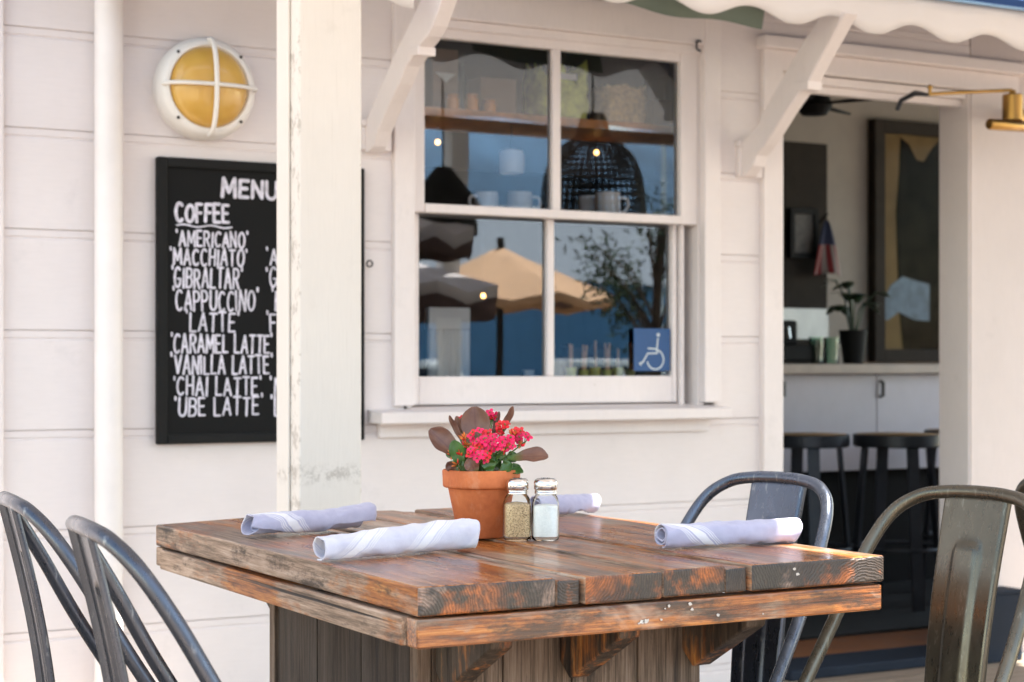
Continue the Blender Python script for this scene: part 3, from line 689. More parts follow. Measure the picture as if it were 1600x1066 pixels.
mb = MB(); mb.prism([(TX0-.004, TY0+.039, az0), (TX0-.004, TY1-.039, az0-.003), (TX0-.004, TY1-.039, az1-.006), (TX0-.004, TY0+.039, az1)], (.036, 0, 0)); mb.build('side_apron', MAT['aprony'], tb, bevel=.003)
mb = MB(); mb.box((TX1-.036, TY0+.038, az0), (TX1-.001, TY1-.038, az1-.002)); mb.build('side_apron', MAT['aprony'], tb, bevel=.003)
mb = MB()
for (x, y, r_) in ((1003, 972, .0026), (1010, 970, .0032), (1033, 968, .0016), (1045, 947, .0015), (1078, 944, .0022), (1081, 952, .0018), (1122, 961, .0020), (1192, 959, .0010), (1241, 889, .0018), (1246, 897, .0022), (1039, 951, .001), (998, 974, .0012)):
    p = W(x, y, TY0+.001 if y > 930 else TY0-.0005); a0 = random.random()*6
    pts = [p+V((r_*(1+.9*NZ.noise(V((k*1.3, x*.37, 0))))*cos(2*pi*k/9)*1.3, 0, r_*(1+.9*NZ.noise(V((k*1.3, y*.37, 4))))*sin(2*pi*k/9))) for k in range(9)]
    mb = MB(); mb.prism(pts, (0, -.0009, 0)); mb.build('paint_spot', MAT['spot'], tb)
# pedestal
GX0, GX1, GY0, GY1 = 1.071, 1.553, 2.215, 2.767
def boards(x0, x1, n, mk):
    w = (x1-x0)/n
    for i in range(n): mk(x0+i*w+.0012, x0+(i+1)*w-.0012)
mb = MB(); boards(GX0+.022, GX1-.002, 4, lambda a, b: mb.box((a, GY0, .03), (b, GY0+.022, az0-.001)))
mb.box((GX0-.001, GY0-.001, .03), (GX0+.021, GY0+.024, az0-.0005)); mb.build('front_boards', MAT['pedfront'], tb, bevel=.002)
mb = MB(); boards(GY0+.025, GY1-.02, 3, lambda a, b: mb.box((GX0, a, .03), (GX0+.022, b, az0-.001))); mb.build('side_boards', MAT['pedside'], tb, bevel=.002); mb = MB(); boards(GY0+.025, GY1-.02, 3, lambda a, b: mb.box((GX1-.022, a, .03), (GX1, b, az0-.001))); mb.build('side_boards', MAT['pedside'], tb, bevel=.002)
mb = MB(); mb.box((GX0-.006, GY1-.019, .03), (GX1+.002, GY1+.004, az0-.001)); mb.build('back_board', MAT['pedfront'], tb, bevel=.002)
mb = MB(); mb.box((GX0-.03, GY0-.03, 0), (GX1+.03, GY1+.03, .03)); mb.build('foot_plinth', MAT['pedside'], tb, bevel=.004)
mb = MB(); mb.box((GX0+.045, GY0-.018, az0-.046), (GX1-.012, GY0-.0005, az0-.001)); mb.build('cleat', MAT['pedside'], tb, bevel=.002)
for x in (1.098, 1.300, 1.515):
    for sgn, yy_ in ((-1, GY0-.0005), (1, GY1+.0045)):
        mb = MB(); pr = [(0, -.001), (0, -.082), (.028, -.105), (.165, -.028), (.170, -.001)]
        mb.prism([(x, yy_+sgn*a, az0+b) for a, b in pr], (.034, 0, 0)); mb.build('corbel', MAT['corbel'], tb, bevel=.003)

# ------------------------------------------------------------------ pot plant
pz = TZ+.0015
pc = G(752, 839, pz); ft = thing('potted_kalanchoe', 'terracotta pot of pink flowering plant with maroon leaves on the table', 'potted plant', pc)
mb = MB(); mb.lathe([(.0005, 0), (.034, 0), (.0365, .003), (.0525, .078), (.0585, .0785), (.0605, .081), (.0615, .104), (.060, .1065), (.0555, .1065), (.054, .100), (.05, .093), (.0005, .092)], pc, 64, cap=False); mb.build('pot', MAT['terracotta'], ft, smooth=True, angle=35, bevel=.0012)
mb = MB(); mb.lathe([(.0005, .0965), (.03, .098), (.0535, .0955)], pc, 32, cap=False); mb.build('soil', MAT['soil'], ft, smooth=True)
ZP = pc.x*SA+pc.y*CA
RIGHT = V((CA, -SA, 0)); FWD = V((SA, CA, 0)); UP = V((0, 0, 1))
def leaf(base, tip, width, dzb, dzt, mat, curl=.15, face=None, cup=.2, name='leaf', tipround=.75):
    """broad leaf drawn from base pixel to tip pixel, at its own depths"""
    b = D(base[0], base[1], ZP+dzb); t = D(tip[0], tip[1], ZP+dzt); ax = t-b; L = ax.length; a = ax.normalized()
    nr = (face or -FWD).copy(); nr = (nr-a*nr.dot(a)).normalized(); sd = a.cross(nr)
    w = width; rows = []; uv = []
    for i in range(13):
        s = i/12; prof = (.22+.78*min(1, s*1.55)**1.1)*max(.03, 1-max(0, (s-.52)/.48)**(2.6/tipround*.75))**.55
        c = b+a*L*s+nr*(curl*L*(s*s-s))
        r_ = []
        for j in range(9):
            q = (j/8-.5)*2; r_.append(c+sd*(q*w*.5*prof)+nr*(cup*w*prof*(q*q))+nr*(.0016*NZ.noise(V((s*5, q*2, base[0])))+.0012*abs(q)*sin(s*17+base[0]))); uv.append((j/8, s))
        rows.append(r_)
    m_ = MB(); bs = m_.grid(rows)
    for k, u_ in enumerate(uv): m_.uv[bs+k] = u_
    return m_.build(name, MAT[mat], ft, smooth=True, solid=.0010, angle=80, sub=1)
F = -FWD
leaf((729, 722), (671, 671), .040, -.01, -.012, 'maroon', .2, (F+UP*.6+RIGHT*.1).normalized())
leaf((747, 722), (741, 635), .049, .01, .02, 'maroon', .08, (F+UP*.2).normalized(), tipround=.6)
leaf((792, 718), (857, 713), .032, -.03, -.032, 'maroon', -.12, (F*.8+UP*.8).normalized(), tipround=.55)
leaf((780, 690), (802, 635), .016, .02, .02, 'maroon', .25, (F+RIGHT*.9).normalized())
leaf((728, 705), (702, 649), .013, .0, .0, 'maroon', .2, (F+RIGHT*-.9).normalized())
leaf((722, 690), (713, 650), .012, .02, .02, 'maroon', .1, F)
leaf((768, 690), (780, 643), .012, .025, .03, 'maroon', .1, (F+RIGHT*-.5).normalized())
leaf((725, 690), (722, 652), .014, .025, .03, 'maroon', .1, F)
leaf((724, 738), (708, 688), .026, -.035, -.04, 'leafg', .1, (F+UP*.3).normalized())
leaf((745, 744), (731, 716), .026, -.045, -.055, 'maroon', -.2, (F+UP*.5).normalized(), tipround=.5)
leaf((714, 742), (699, 722), .018, -.03, -.035, 'maroon', .1, F)
leaf((766, 742), (762, 716), .024, -.045, -.05, 'leafg', .1, (F+UP*.4).normalized())
leaf((780, 740), (800, 724), .022, -.04, -.04, 'leafg', .1, (F+UP*.7).normalized())
leaf((792, 738), (818, 737), .022, -.03, -.03, 'leafg', .1, (F*.6+UP).normalized())
leaf((734, 730), (716, 728), .016, -.045, -.05, 'leafg', .1, (F+UP*.5).normalized())
random.seed(21)
for k in range(22):
    x = random.uniform(712, 808); y = random.uniform(700, 735); a = random.uniform(-1.2, 1.2)
    leaf((x, y+16), (x+24*sin(a), y+14-26*cos(a)), random.uniform(.014, .022), random.uniform(-.03, .03), random.uniform(-.03, .035), 'leafg', .1, (F+UP*random.uniform(.1, .9)+RIGHT*random.uniform(-.5, .5)).normalized())
def floret(m_, c, nr, r, mi):
    nr = nr.normalized(); a = nr.orthogonal().normalized(); b = nr.cross(a); ph = random.random()*6
    n = 4
    for k in range(n):
        th = ph+2*pi*k/n; d = a*cos(th)+b*sin(th); s = nr.cross(d); lift = random.uniform(.05, .35)
        p = [c+s*(-.10*r), c+d*(.45*r)+s*(-.42*r)+nr*(lift*.4*r), c+d*(.85*r)+s*(-.36*r)+nr*(lift*.7*r), c+d*(1.08*r)+nr*(lift*.6*r), c+d*(.85*r)+s*(.36*r)+nr*(lift*.7*r), c+d*(.45*r)+s*(.42*r)+nr*(lift*.4*r), c+s*(.10*r)]
        ctr = c+d*(.55*r)+nr*(lift*.2*r-.06*r)
        bs = len(m_.v); m_.add(p+[ctr], [(i, (i+1) % 7, 7) for i in range(7)], mi)
    m_.lathe([(.001, 0), (.0012, .002), (.0003, .003)], (0, 0, 0), 6, mi=2, mat=M.Translation(c) @ nr.to_track_quat('Z', 'Y').to_matrix().to_4x4())
def bud(m_, c, d, L, r, mi): m_.tube([c, c+d*L*.3, c+d*L*.7, c+d*L], [r*.5, r, r*.85, r*.15], 6, mi=mi)
soilc = pc+V((0, 0, .096))
clusters = [((748, 682), -.03, 12, 0, .012), ((757, 692), -.045, 14, 0, .012), ((775, 691), -.045, 13, 0, .012), ((792, 692), -.035, 14, 0, .012), ((741, 707), -.05, 9, 1, .009), ((752, 713), -.055, 12, 0, .010), ((768, 647), .03, 7, 1, .007), ((786, 668), .0, 12, 1, .010), ((808, 676), .0, 9, 1, .010), ((819, 686), -.01, 9, 0, .009), ((722, 655), .04, 4, 1, .006), ((765, 680), -.03, 8, 1, .009)]
for (px_, dz_, n, red, sp) in clusters:
    n = int(n*.72)
    m_ = MB(); c0 = D(px_[0], px_[1], ZP+dz_)
    m_.tube(catmull([soilc+(c0-soilc)*.05+V((random.uniform(-.015, .015), random.uniform(-.015, .015), 0)), soilc+(c0-soilc)*.5+V((0, 0, .006)), c0-V((0, 0, .006))], 5), .0013, 6, mi=2)
    for k in range(n):
        g = V((random.gauss(0, 1), random.gauss(0, 1), random.gauss(0, 1))).normalized(); 
        if g.dot(F) < -.2: g = g-2*g.dot(F)*F
        c = c0+RIGHT*g.dot(RIGHT)*sp+UP*g.z*sp*.8+F*abs(g.dot(F))*sp*.6
        floret(m_, c, g*.7+F*.6+UP*.35, random.uniform(.0058, .0078), (random.random() < .22) != bool(red))
        m_.tube([c0-V((0, 0, .008)), c-F*.001], .0007, 5, mi=2)
    m_.build('flower_cluster', [MAT['flower'], MAT['flowerred'], MAT['stem']], ft)
for (px_, dz_, n, sp) in (((727, 686), -.02, 16, .008), ((727, 697), -.03, 12, .006), ((707, 710), -.03, 16, .008), ((719, 712), -.035, 9, .006), ((803, 680), -.02, 12, .008), ((769, 711), -.045, 10, .007), ((790, 700), -.04, 10, .008), ((738, 700), -.045, 7, .007), ((812, 697), -.02, 7, .007), ((770, 655), .03, 7, .006), ((715, 727), -.04, 8, .007)):
    m_ = MB(); c0 = D(px_[0], px_[1], ZP+dz_); m_.tube([soilc+(c0-soilc)*.1, c0], .0012, 6, mi=1)
    for k in range(n):
        g = (V((random.gauss(0, 1), random.gauss(0, 1), random.gauss(0, 1))).normalized()+UP*.5+F*.3).normalized()
        bud(m_, c0+g*sp*.45, g, random.uniform(.006, .009), random.uniform(.0011, .0016), 2 if random.random() < .35 else 0)
        m_.tube([c0-V((0, 0, .003)), c0+g*sp*.5], .0006, 5, mi=1)
    m_.build('bud_cluster', [MAT['bud'], MAT['stem'], MAT['flowerred']], ft, smooth=True)

# ------------------------------------------------------------------ salt and pepper
def squircle(r, h, n=32, e=4.5):
    out = []
    for k in range(n):
        a = 2*pi*k/n; c, s_ = cos(a), sin(a); q = (abs(c)**e+abs(s_)**e)**(-1/e); out.append(V((r*q*c, r*q*s_, h)))
    return out
def shaker(name, label, px_, fill, level, rz):
    c = G(px_[0], px_[1], pz); t = thing(name, label, 'shaker', c, rz)
    prof = [(.0165, .0, 5), (.0205, .002, 5), (.0212, .006, 5), (.0208, .052, 5), (.0205, .058, 4.), (.0185, .0655, 3), (.0165, .069, 2.3), (.0155, .071, 2), (.0155, .077, 2)]
    m_ = MB(); m_.grid([squircle(r, h, 32, e) for r, h, e in prof], closed=True); m_.add(squircle(.0165, .0, 32, 5), [tuple(range(31, -1, -1))])
    inner = [(.0168, .0775, 2), (.0130, .0765, 2)]
    g = m_.build('glass_body', MAT['shakerglass'], t, smooth=True, local=True, angle=60)
    m_ = MB(); rows = [squircle(.0150, .005, 32, 4.5), squircle(.0188, .0065, 32, 4.5), squircle(.0186, level-.002, 32, 4), squircle(.0170, level, 32, 4)]; m_.grid(rows, closed=True); m_.add(rows[0], [tuple(range(31, -1, -1))])
    top_ = [p+V((0, 0, .002*NZ.noise(p*90))) for p in rows[-1]]; m_.add(top_+[V((0, 0, level+.003))], [(k, (k+1) % 32, 32) for k in range(32)])
    m_.build('contents', MAT[fill], t, smooth=True, local=True, angle=50)
    m_ = MB(); m_.lathe([(.0164, .0715), (.0172, .072), (.0172, .0735), (.0166, .0745), (.0172, .0755), (.0166, .077), (.0174, .0785), (.0182, .080), (.0182, .089), (.0168, .0925), (.0135, .0948), (.0005, .0955)], (0, 0, 0), 40, cap=False); m_.build('lid', MAT['chrome'], t, smooth=True, local=True, angle=50)
    m_ = MB()
    for k in range(7):
        a = k*pi/3; r = .006 if k < 6 else 0; m_.lathe([(.0011, .0953 if k < 6 else .0956), (.0008, .0960)], (r*cos(a), r*sin(a), 0), 8)
    m_.build('hole', MAT['rubber'], t, local=True)
shaker('pepper_shaker', 'glass shaker of brown ground pepper with chrome lid beside the pot', (808, 844), 'pepper', .0565, R(8)-AL)
shaker('salt_shaker', 'glass shaker of white salt with chrome lid right of the pepper', (852.5, 844), 'soap', .0535, R(-5)-AL)

# ------------------------------------------------------------------ rolled napkins
def napkin(label, p0, p1, w0, w1, h0, h1, centre, slope, seed, end0=0., end1=0., flap=None, mat='napkin', inner=.30, tuck=.005):
    """rolled napkin lying from p0 to p1 (points on the table)"""
    p0, p1 = V(p0), V(p1); L = (p1-p0).length; a = (p1-p0).normalized(); s = V((-a.y, a.x, 0)); mid = (p0+p1)/2
    t = thing('rolled_napkin', label, 'napkin', mid, 0, 'rolled napkins on the table')
    m_ = MB(); nT, nA = 60, 130; turns = 2.3; rows = []; uv = []
    for i in range(nT+1):
        f = i/nT; w = w0+(w1-w0)*f; h = h0+(h1-h0)*f; row = []
        puff = 1+.10*NZ.noise(V((f*2.6, seed, 0))); sag = 1+.12*NZ.noise(V((f*2.2, seed+5, 2)))
        for k in range(nA+1):
            g = k/nA; th = 1.5*pi-2*pi*turns*(1-g)            # outer edge comes over the top and ends low on the near side
            if flap: th -= flap(f)*min(1, max(0, (g-.62)/.38))**1.0
            rr = inner+(1-inner)*g**.8
            c, sn = cos(th), sin(th)
            y = w/2*rr*abs(c)**.85*(1 if c > 0 else -1)*puff
            z = h/2*sag+h/2*sag*rr*abs(sn)**.8*(1 if sn > 0 else -1)
            wr = NZ.noise(V((f*11+th*.8, th*1.6, seed)))*.6+NZ.noise(V((f*26-th*1.5, th*2.1, seed)))*.4
            z += .0030*wr*rr+.0016*sin(f*34+th*1.7+seed)*max(0, NZ.noise(V((f*4, th*.6, seed+3))))*rr; y += .0018*NZ.noise(V((f*8, th*1.3, seed+9)))*rr
            z = max(z, .0012+.0006*(1-rr))
            x = -L/2+L*f+(end0*(1-f)+end1*f)*(z/h-.5)+tuck*(1-rr)*(1 if f < .5 else -1)*(abs(f-.5)*2)**6+.004*NZ.noise(V((th*.7, seed, f)))*(abs(f-.5)*2)**4
            row.append(mid+a*x+s*y+V((0, 0, z)))
            uv.append((f*L-centre+slope*(th-1.1*pi)*.019, g))
        rows.append(row)
    bs = m_.grid(rows)
    for k, u_ in enumerate(uv): m_.uv[bs+k] = u_
    o = m_.build('cloth', MAT[mat], t, smooth=True, solid=.0018, angle=70)
    return t
NZ0 = pz+.0005
n1 = napkin('lavender napkin with a loose triangular flap, lying at the back left of the table', G(379, 838, NZ0), G(572, 825, NZ0), .052, .058, .033, .040, .085, -1.5, 1.3, .018, .012, flap=lambda f: .1+(1.5*max(0, (.62-f)/.62) if f < .62 else min(1.25, (f-.62)*26)), inner=.55, tuck=.09)
n2 = napkin('striped napkin painted pale as if sunlit, nearest the camera at the front left table edge', G(495, 876, NZ0), G(737, 856, NZ0), .044, .050, .032, .046, .050, 1.3, 4.7, -.004, .010, flap=lambda f: .12*sin(f*5), mat='napkin_sunlit', inner=.62, tuck=.08)
n3 = napkin('lavender napkin with a spiral end, lying at the right table edge', G(1031, 856, NZ0), G(1240, 846, NZ0), .044, .048, .036, .037, .065, -1.3, 7.1, .0, .014, flap=lambda f: .75*max(0, 1-abs(f-.35)/.5))
n4 = napkin('half hidden napkin behind the salt shaker at the far table edge', G(835, 806, NZ0), G(927, 801, NZ0), .045, .045, .036, .036, .3, .8, 9.4, .0, .012, flap=lambda f: 1.2*max(0, 1-abs(f-.7)/.3), inner=.12)

# ------------------------------------------------------------------ metal cafe chairs
def make_chair(name, label, mat, group, mat2=None):
    """faces local +y, origin on the floor under the seat"""
    t = thing(name, label, 'chair', (0, 0, 0), 0, group); m1 = MAT[mat]
    half = catmull([(.172, .03, .445), (.170, -.02, .52), (.164, -.095, .638), (.154, -.150, .735), (.136, -.188, .795), (.100, -.211, .824), (.052, -.222, .833), (0, -.225, .835)], 7)
    path = half+[V((-p.x, p.y, p.z)) for p in reversed(half[:-1])]
    mb = MB(); mb.tube(path, .0100, 16); hoop = mb.build('back_hoop', m1, t, smooth=True, local=True)
    # splat: pressed channel sheet with a raised round-headed panel
    mb = MB(); rows = []
    for i in range(61):
        s = i/60; z = .829-s*.40; y = -.222+.065*s+.012*sin(pi*s); w = .058-.009*s; row = []
        def emb(q):
            hq = .40; e1 = (hq-abs(q))*w/.003; top_ = (s-.17-.02*(abs(q)/hq)**4)*.40/.003
            return .0055/(1+math.exp(-max(-20, min(20, 2*min(e1, top_)))))
        for q in (-1., -.985): row.append(V((q*w, y+(-.008 if q == -1. else .000), z)))
        for j in range(33):
            q = -.96+1.92*j/32; row.append(V((q*w, y+.0015+emb(q), z)))
        for q in (.985, 1.): row.append(V((q*w, y+(-.008 if q == 1. else .000), z)))
        rows.append(row)
    mb.grid(rows); mb.build('splat', MAT[mat2 or mat], t, smooth=True, solid=.0015, local=True, angle=50)
    mb = MB(); pts = []
    for k in range(40):
        a = 2*pi*k/40; e = 4; c, s_ = cos(a), sin(a); q = (abs(c)**e+abs(s_)**e)**(-1/e); pts.append((q*c*.185, q*s_*.18))
    mb.grid([[V((x*.80, y*.80, .444)) for x, y in pts], [V((x*.93, y*.93, .449)) for x, y in pts], [V((x, y, .446)) for x, y in pts], [V((x*1.005, y*1.005, .438)) for x, y in pts], [V((x, y, .415)) for x, y in pts]], closed=True)
    mb.add([V((x*.80, y*.80, .444)) for x, y in pts], [tuple(range(40))]); mb.build('seat', m1, t, smooth=True, solid=.0015, local=True)
    for sx in (-1, 1):
        for sy in (-1, 1):
            mb = MB(); a = V((sx*.165, sy*.16, .44)); b = V((sx*.215, sy*(.215 if sy < 0 else .20), .0))
            mb.grid([[p+V((sx*-.02*k, 0, 0)), p, p+V((0, sy*-.026*k, 0))] for p, k in ((a, 1.25), (a*.5+b*.5, 1.), (b+V((0, 0, .006)), .7))]); mb.build('leg', m1, t, solid=.004, local=True)
    mb = MB(); mb.tube([(-.19, -.185, .2), (.19, .175, .2)], .006, 8); mb.tube([(.19, -.185, .2131), (-.19, .175, .2131)], .006, 8); mb.build('cross_brace', m1, t, smooth=True, local=True)
    return t
def put(ch, hx, hy, yaw):
    """place so that the top of the hoop stands at (hx, hy); yaw 0 faces +y"""
    f = V((-sin(yaw), cos(yaw), 0)); p = V((hx, hy, 0))+f*.225; ch.location = p; ch.rotation_euler = (0, 0, yaw)
GRP = 'metal cafe chairs around the timber table'
c1 = make_chair('metal_chair', 'metal chair painted with blue grey sky tint, nearest the left table corner, overlapping the one behind', 'gunmetal_sky', GRP); put(c1, .548, 2.03, R(-94))
c2 = make_chair('metal_chair', 'metal chair painted with blue grey sky tint, cut off by the left picture edge', 'gunmetal_sky', GRP); put(c2, .566, 2.475, R(-94))
c3 = make_chair('metal_chair', 'metal chair painted with olive sun tint, at the right end of the table in front of the doorway', 'gunmetal_sun', GRP); put(c3, 1.845, 1.93, R(97))
c4 = make_chair('metal_chair', 'metal chair painted with steel blue sky tint, half hidden behind the napkin at the right table edge', 'gunmetal_sky_blue', GRP); put(c4, 1.800, 2.345, R(100))
c5 = make_chair('metal_chair', 'dark metal chair whose rim just enters at the right picture edge', 'gunmetal_sun', GRP); put(c5, D(1676, 745, 2.86).x, D(1676, 745, 2.86).y, R(-84))

# ------------------------------------------------------------------ brass fixture, slate box
bx = W(1582, 168, 4.42); bf = thing('brass_fixture', 'aged brass fixture with drum, tube and long arm beside the door head', 'wall fixture', (bx.x, WY-.004, bx.z))
mb = MB(); mb.lathe([(.030, -.046), (.034, -.044), (.034, .040), (.030, .044), (.012, .046), (.011, .058), (.004, .060)], bx, 32); mb.build('drum', MAT['brass'], bf, smooth=True)
tb0 = W(1545, 194, 4.38); mb = MB(); mb.tube([tb0, tb0+V((.006, 0, .0)), tb0+V((.20, .03, .008)), tb0+V((.206, .031, .008))], [.016, .019, .019, .016], 20); mb.build('tube', MAT['brass'], bf, smooth=True)
ra, rb = W(1453, 147, 4.40), W(1580, 141, 4.42); mb = MB(); mb.tube([ra, rb], .006, 10); mb.tube([ra+V((0, 0, -.006)), ra+V((0, 0, .018))], .006, 10); mb.lathe([(.008, .018), (.009, .024), (.005, .030)], ra, 12); mb.build('arm', MAT['brass'], bf, smooth=True)
mb = MB(); q = W(1408, 157, 4.58); mb.tube([ra+V((-.005, .0, -.003)), ra*.5+q*.5+V((0, 0, .014)), q], [.005, .010, .008], 8); mb.tube([q, q+V((0, .02, -.03))], .008, 8); mb.build('dark_arm', MAT['darkmetal'], bf, smooth=True)
mb = MB(); mb.tube([bx+V((.01, .03, 0)), V((bx.x+.20, WY-.006, bx.z))], .012, 12); mb.lathe([(.035, .0), (.035, .012), (.030, .016)], V((bx.x+.20, WY-.0045, bx.z)), 24, 'y'); mb.build('wall_mount', MAT['brass'], bf, smooth=True)
sb0, sb1 = W(1516, 1035, WY-.11).x, W(1598, 1035, WY-.11).x; zt = W(1570, 923, WY-.11).z
sb = thing('slate_box', 'low slate blue box against the wall behind the right chair', 'box', ((sb0+sb1)/2, WY-.06, 0))
mb = MB(); mb.box((sb0, WY-.11, .0), (sb1, WY-.006, zt-.012)); mb.build('body', MAT['slate'], sb, bevel=.004)
mb = MB(); mb.box((sb0-.006, WY-.117, zt-.0118), (sb1+.006, WY-.006, zt)); mb.build('lid', MAT['slate'], sb, bevel=.003)

# ------------------------------------------------------------------ seen through the doorway
CYF = 6.1
ct = thing('bar_counter', 'white panelled bar counter with pale wooden top inside the doorway', 'counter', (5.2, CYF+.3, .03))
ctz = W(1345, 569, CYF-.06).z; ctb = W(1345, 584, CYF-.06).z; pb = W(1345, 735, CYF).z
mb = MB(); mb.box((3.52, CYF-.06, ctb), (7.4, CYF+.55, ctz)); mb.build('countertop', MAT['countertop'], ct, bevel=.004)
seam = W(1370, 650, CYF).x
for a, b in ((3.55, 4.692), (4.695, seam-.002), (seam+.002, 5.62), (5.624, 7.3)):
    mb = MB(); mb.box((a, CYF, pb), (b, CYF+.5, ctb-.001)); p = mb.build('panel', MAT['counterpanel'], ct, bevel=.003)
for x in (1225, 1380):
    h = W(x, 608, CYF-.02); mb = MB(); mb.tube([h+V((0, .021, .035)), h+V((0, 0, .03)), h+V((0, 0, -.03)), h+V((0, .021, -.035))], .008, 8); mb.build('handle', MAT['darkmetal'], ct, smooth=True)
mb = MB(); mb.box((3.55, CYF+.06, .032), (7.3, CYF+.5, pb-.001)); mb.build('kick_panel', MAT['mat'], ct)
mb = MB(); mb.box((3.7, 5.05, .0305), (7.2, CYF+.05, .042)); tag(mb.build('floor_mat', MAT['mat'], None), 'black floor mat in front of the bar counter', 'mat')
def make_stool(label):
    t = thing('bar_stool', label, 'bar stool', (0, 0, .03), 0, 'bar stools at the counter')
    mb = MB(); mb.lathe([(.001, .715), (.165, .713), (.172, .708), (.172, .700)], (0, 0, 0), 40, cap=False); mb.build('seat', MAT['stoolwood'], t, smooth=True, local=True)
    mb = MB(); mb.lathe([(.173, .712), (.180, .709), (.180, .665), (.172, .660), (.168, .69)], (0, 0, 0), 40, cap=False); mb.build('seat_rim', MAT['darkmetal'], t, smooth=True, local=True)
    for k in range(4):
        a = pi/4+k*pi/2; mb = MB(); mb.box((-.024, -.006, 0), (.024, .006, 1), mat=M.Translation((.20*cos(a), .20*sin(a), .001)) @ M(((1, 0, -.06*cos(a), 0), (0, 1, -.06*sin(a), 0), (0, 0, .68, 0), (0, 0, 0, 1))) @ M.Rotation(a+pi/2, 4, 'Z')); mb.build('leg', MAT['darkmetal'], t, local=True)
    mb = MB(); mb.tube([(.185*cos(2*pi*k/32), .185*sin(2*pi*k/32), .25) for k in range(32)], .008, 8, closed=True); mb.build('foot_ring', MAT['darkmetal'], t, smooth=True, local=True)
    return t
s1 = make_stool('left bar stool, partly hidden by the door casing')
p = W(1258, 672, 5.72); s1.location = (p.x, 5.72, .03); s1.rotation_euler = (0, 0, .35)
s2 = copy_tree(s1); s2['label'] = 'wider nearer bar stool in the middle of the doorway'; p = W(1402, 664, 5.55); s2.location = (p.x, 5.55, .03); s2.rotation_euler = (0, 0, .5)
s3 = copy_tree(s1); s3['label'] = 'bar stool cut off by the right door jamb'; p = W(1510, 664, 5.75); s3.location = (p.x, 5.75, .03)
# back wall things
FY = 7.74
pic0, pic1 = W(1366, 300, FY).x, W(1366, 300, FY).x+1.1; pt1, pb1 = W(1366, 185, FY).z, W(1366, 566, FY).z
pc_ = thing('framed_picture', 'large framed picture of a dark two peaked shape on tan paper behind the counter', 'picture', ((pic0+pic1)/2, FY, pb1))
mb = MB(); f_ = .075
mb.box((pic0, FY-.01, pb1), (pic0+f_, FY+.055, pt1)); mb.box((pic1-f_, FY-.01, pb1), (pic1, FY+.055, pt1)); mb.box((pic0+f_, FY-.009, pt1-f_), (pic1-f_, FY+.055, pt1)); mb.box((pic0+f_, FY-.009, pb1), (pic1-f_, FY+.055, pb1+f_)); mb.build('frame', MAT['intdark'], pc_, bevel=.004)
mb = MB(); mb.box((pic0+f_, FY+.03, pb1+f_), (pic1-f_, FY+.054, pt1-f_)); pap = mb.build('paper', MAT['artpaper'], pc_)
blob = [(1412, 560), (1405, 480), (1402, 400), (1400, 330), (1405, 270), (1407, 215), (1420, 225), (1432, 250), (1443, 253), (1456, 232), (1470, 218), (1486, 222), (1496, 250), (1505, 330), (1510, 450), (1512, 560)]
mb = MB(); mb.prism([W(x, y, FY+.028) for x, y in blob], (0, -.002, 0)); mb.build('dark_shape', MAT['artdark'], pap)
mb = MB(); mb.prism([W(x, y, FY+.0255) for x, y in ((1381, 468), (1392, 446), (1410, 432), (1436, 440), (1452, 444), (1452, 502), (1428, 500), (1404, 488), (1388, 500), (1380, 500))], (0, -.002, 0)); mb.build('painted_reflection', simple('pale blue painted reflection', (.12, .18, .24), .7, var=.3, scale=16), pap)  # outdoor reflection in the glazing, painted as a pale blue shape
mb = MB(); mb.add([(pic0+f_, FY+.012, pb1+f_), (pic1-f_, FY+.012, pb1+f_), (pic1-f_, FY+.012, pt1-f_), (pic0+f_, FY+.012, pt1-f_)], [(0, 1, 2, 3)]); mb.build('glazing', MAT['pictureglass'], pc_, fix=False)
# dark cupboard + steel splashback + small frame + flag
a, b = W(1150, 300, 7.5).x, W(1293, 300, 7.5).x
cb = thing('tall_cupboard', 'tall dark cupboard at the left of the back wall inside', 'cupboard', ((a+b)/2, 7.65, .03))
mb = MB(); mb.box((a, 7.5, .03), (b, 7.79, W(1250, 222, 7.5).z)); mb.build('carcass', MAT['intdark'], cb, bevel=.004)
mb = MB(); mb.box((a+.02, 7.488, W(1250, 530, 7.488).z), (b-.004, 7.4995, W(1250, 482, 7.488).z)); mb.build('steel_band', simple('brushed steel', (.3, .3, .29), .35, .9), cb)
fa, fb = W(1233, 325, 7.47), W(1277, 405, 7.47)
sf = thing('small_frame', 'small dark picture frame on the cupboard front', 'picture', ((fa.x+fb.x)/2, 7.48, fb.z))
mb = MB(); w_ = .03; mb.box((fa.x, 7.455, fb.z), (fa.x+w_, 7.487, fa.z)); mb.box((fb.x-w_, 7.455, fb.z), (fb.x, 7.487, fa.z)); mb.box((fa.x+w_, 7.456, fb.z), (fb.x-w_, 7.487, fb.z+w_)); mb.box((fa.x+w_, 7.456, fa.z-w_), (fb.x-w_, 7.487, fa.z)); mb.build('frame', MAT['blackframe'], sf, bevel=.003)
mb = MB(); mb.box((fa.x+w_, 7.47, fb.z+w_), (fb.x-w_, 7.486, fa.z-w_)); mb.build('picture', simple('dim print', (.09, .08, .07), .6, var=.5, scale=20), sf)
rows = []; uv = []
for i in range(15):
    s = i/14; row = []
    for j in range(13):
        q = j/12; w_ = .012+.10*s**.8; x = (q-.5)*2*w_; p = W(1291, 345+82*s, 7.42)+V((x+.01*s, -.02*sin(q*9+s*2)*(.3+s), -.03*abs(q-.5)*s)); row.append(p); uv.append((q, 1-s))
    rows.append(row)
fl = thing('flag', 'furled red white and blue flag hanging beside the small frame', 'flag', W(1291, 345, 7.42)); mb = MB(); bs = mb.grid(rows)
for k, u_ in enumerate(uv): mb.uv[bs+k] = u_
mb.build('cloth', MAT['flag'], fl, smooth=True, solid=.002, angle=80)
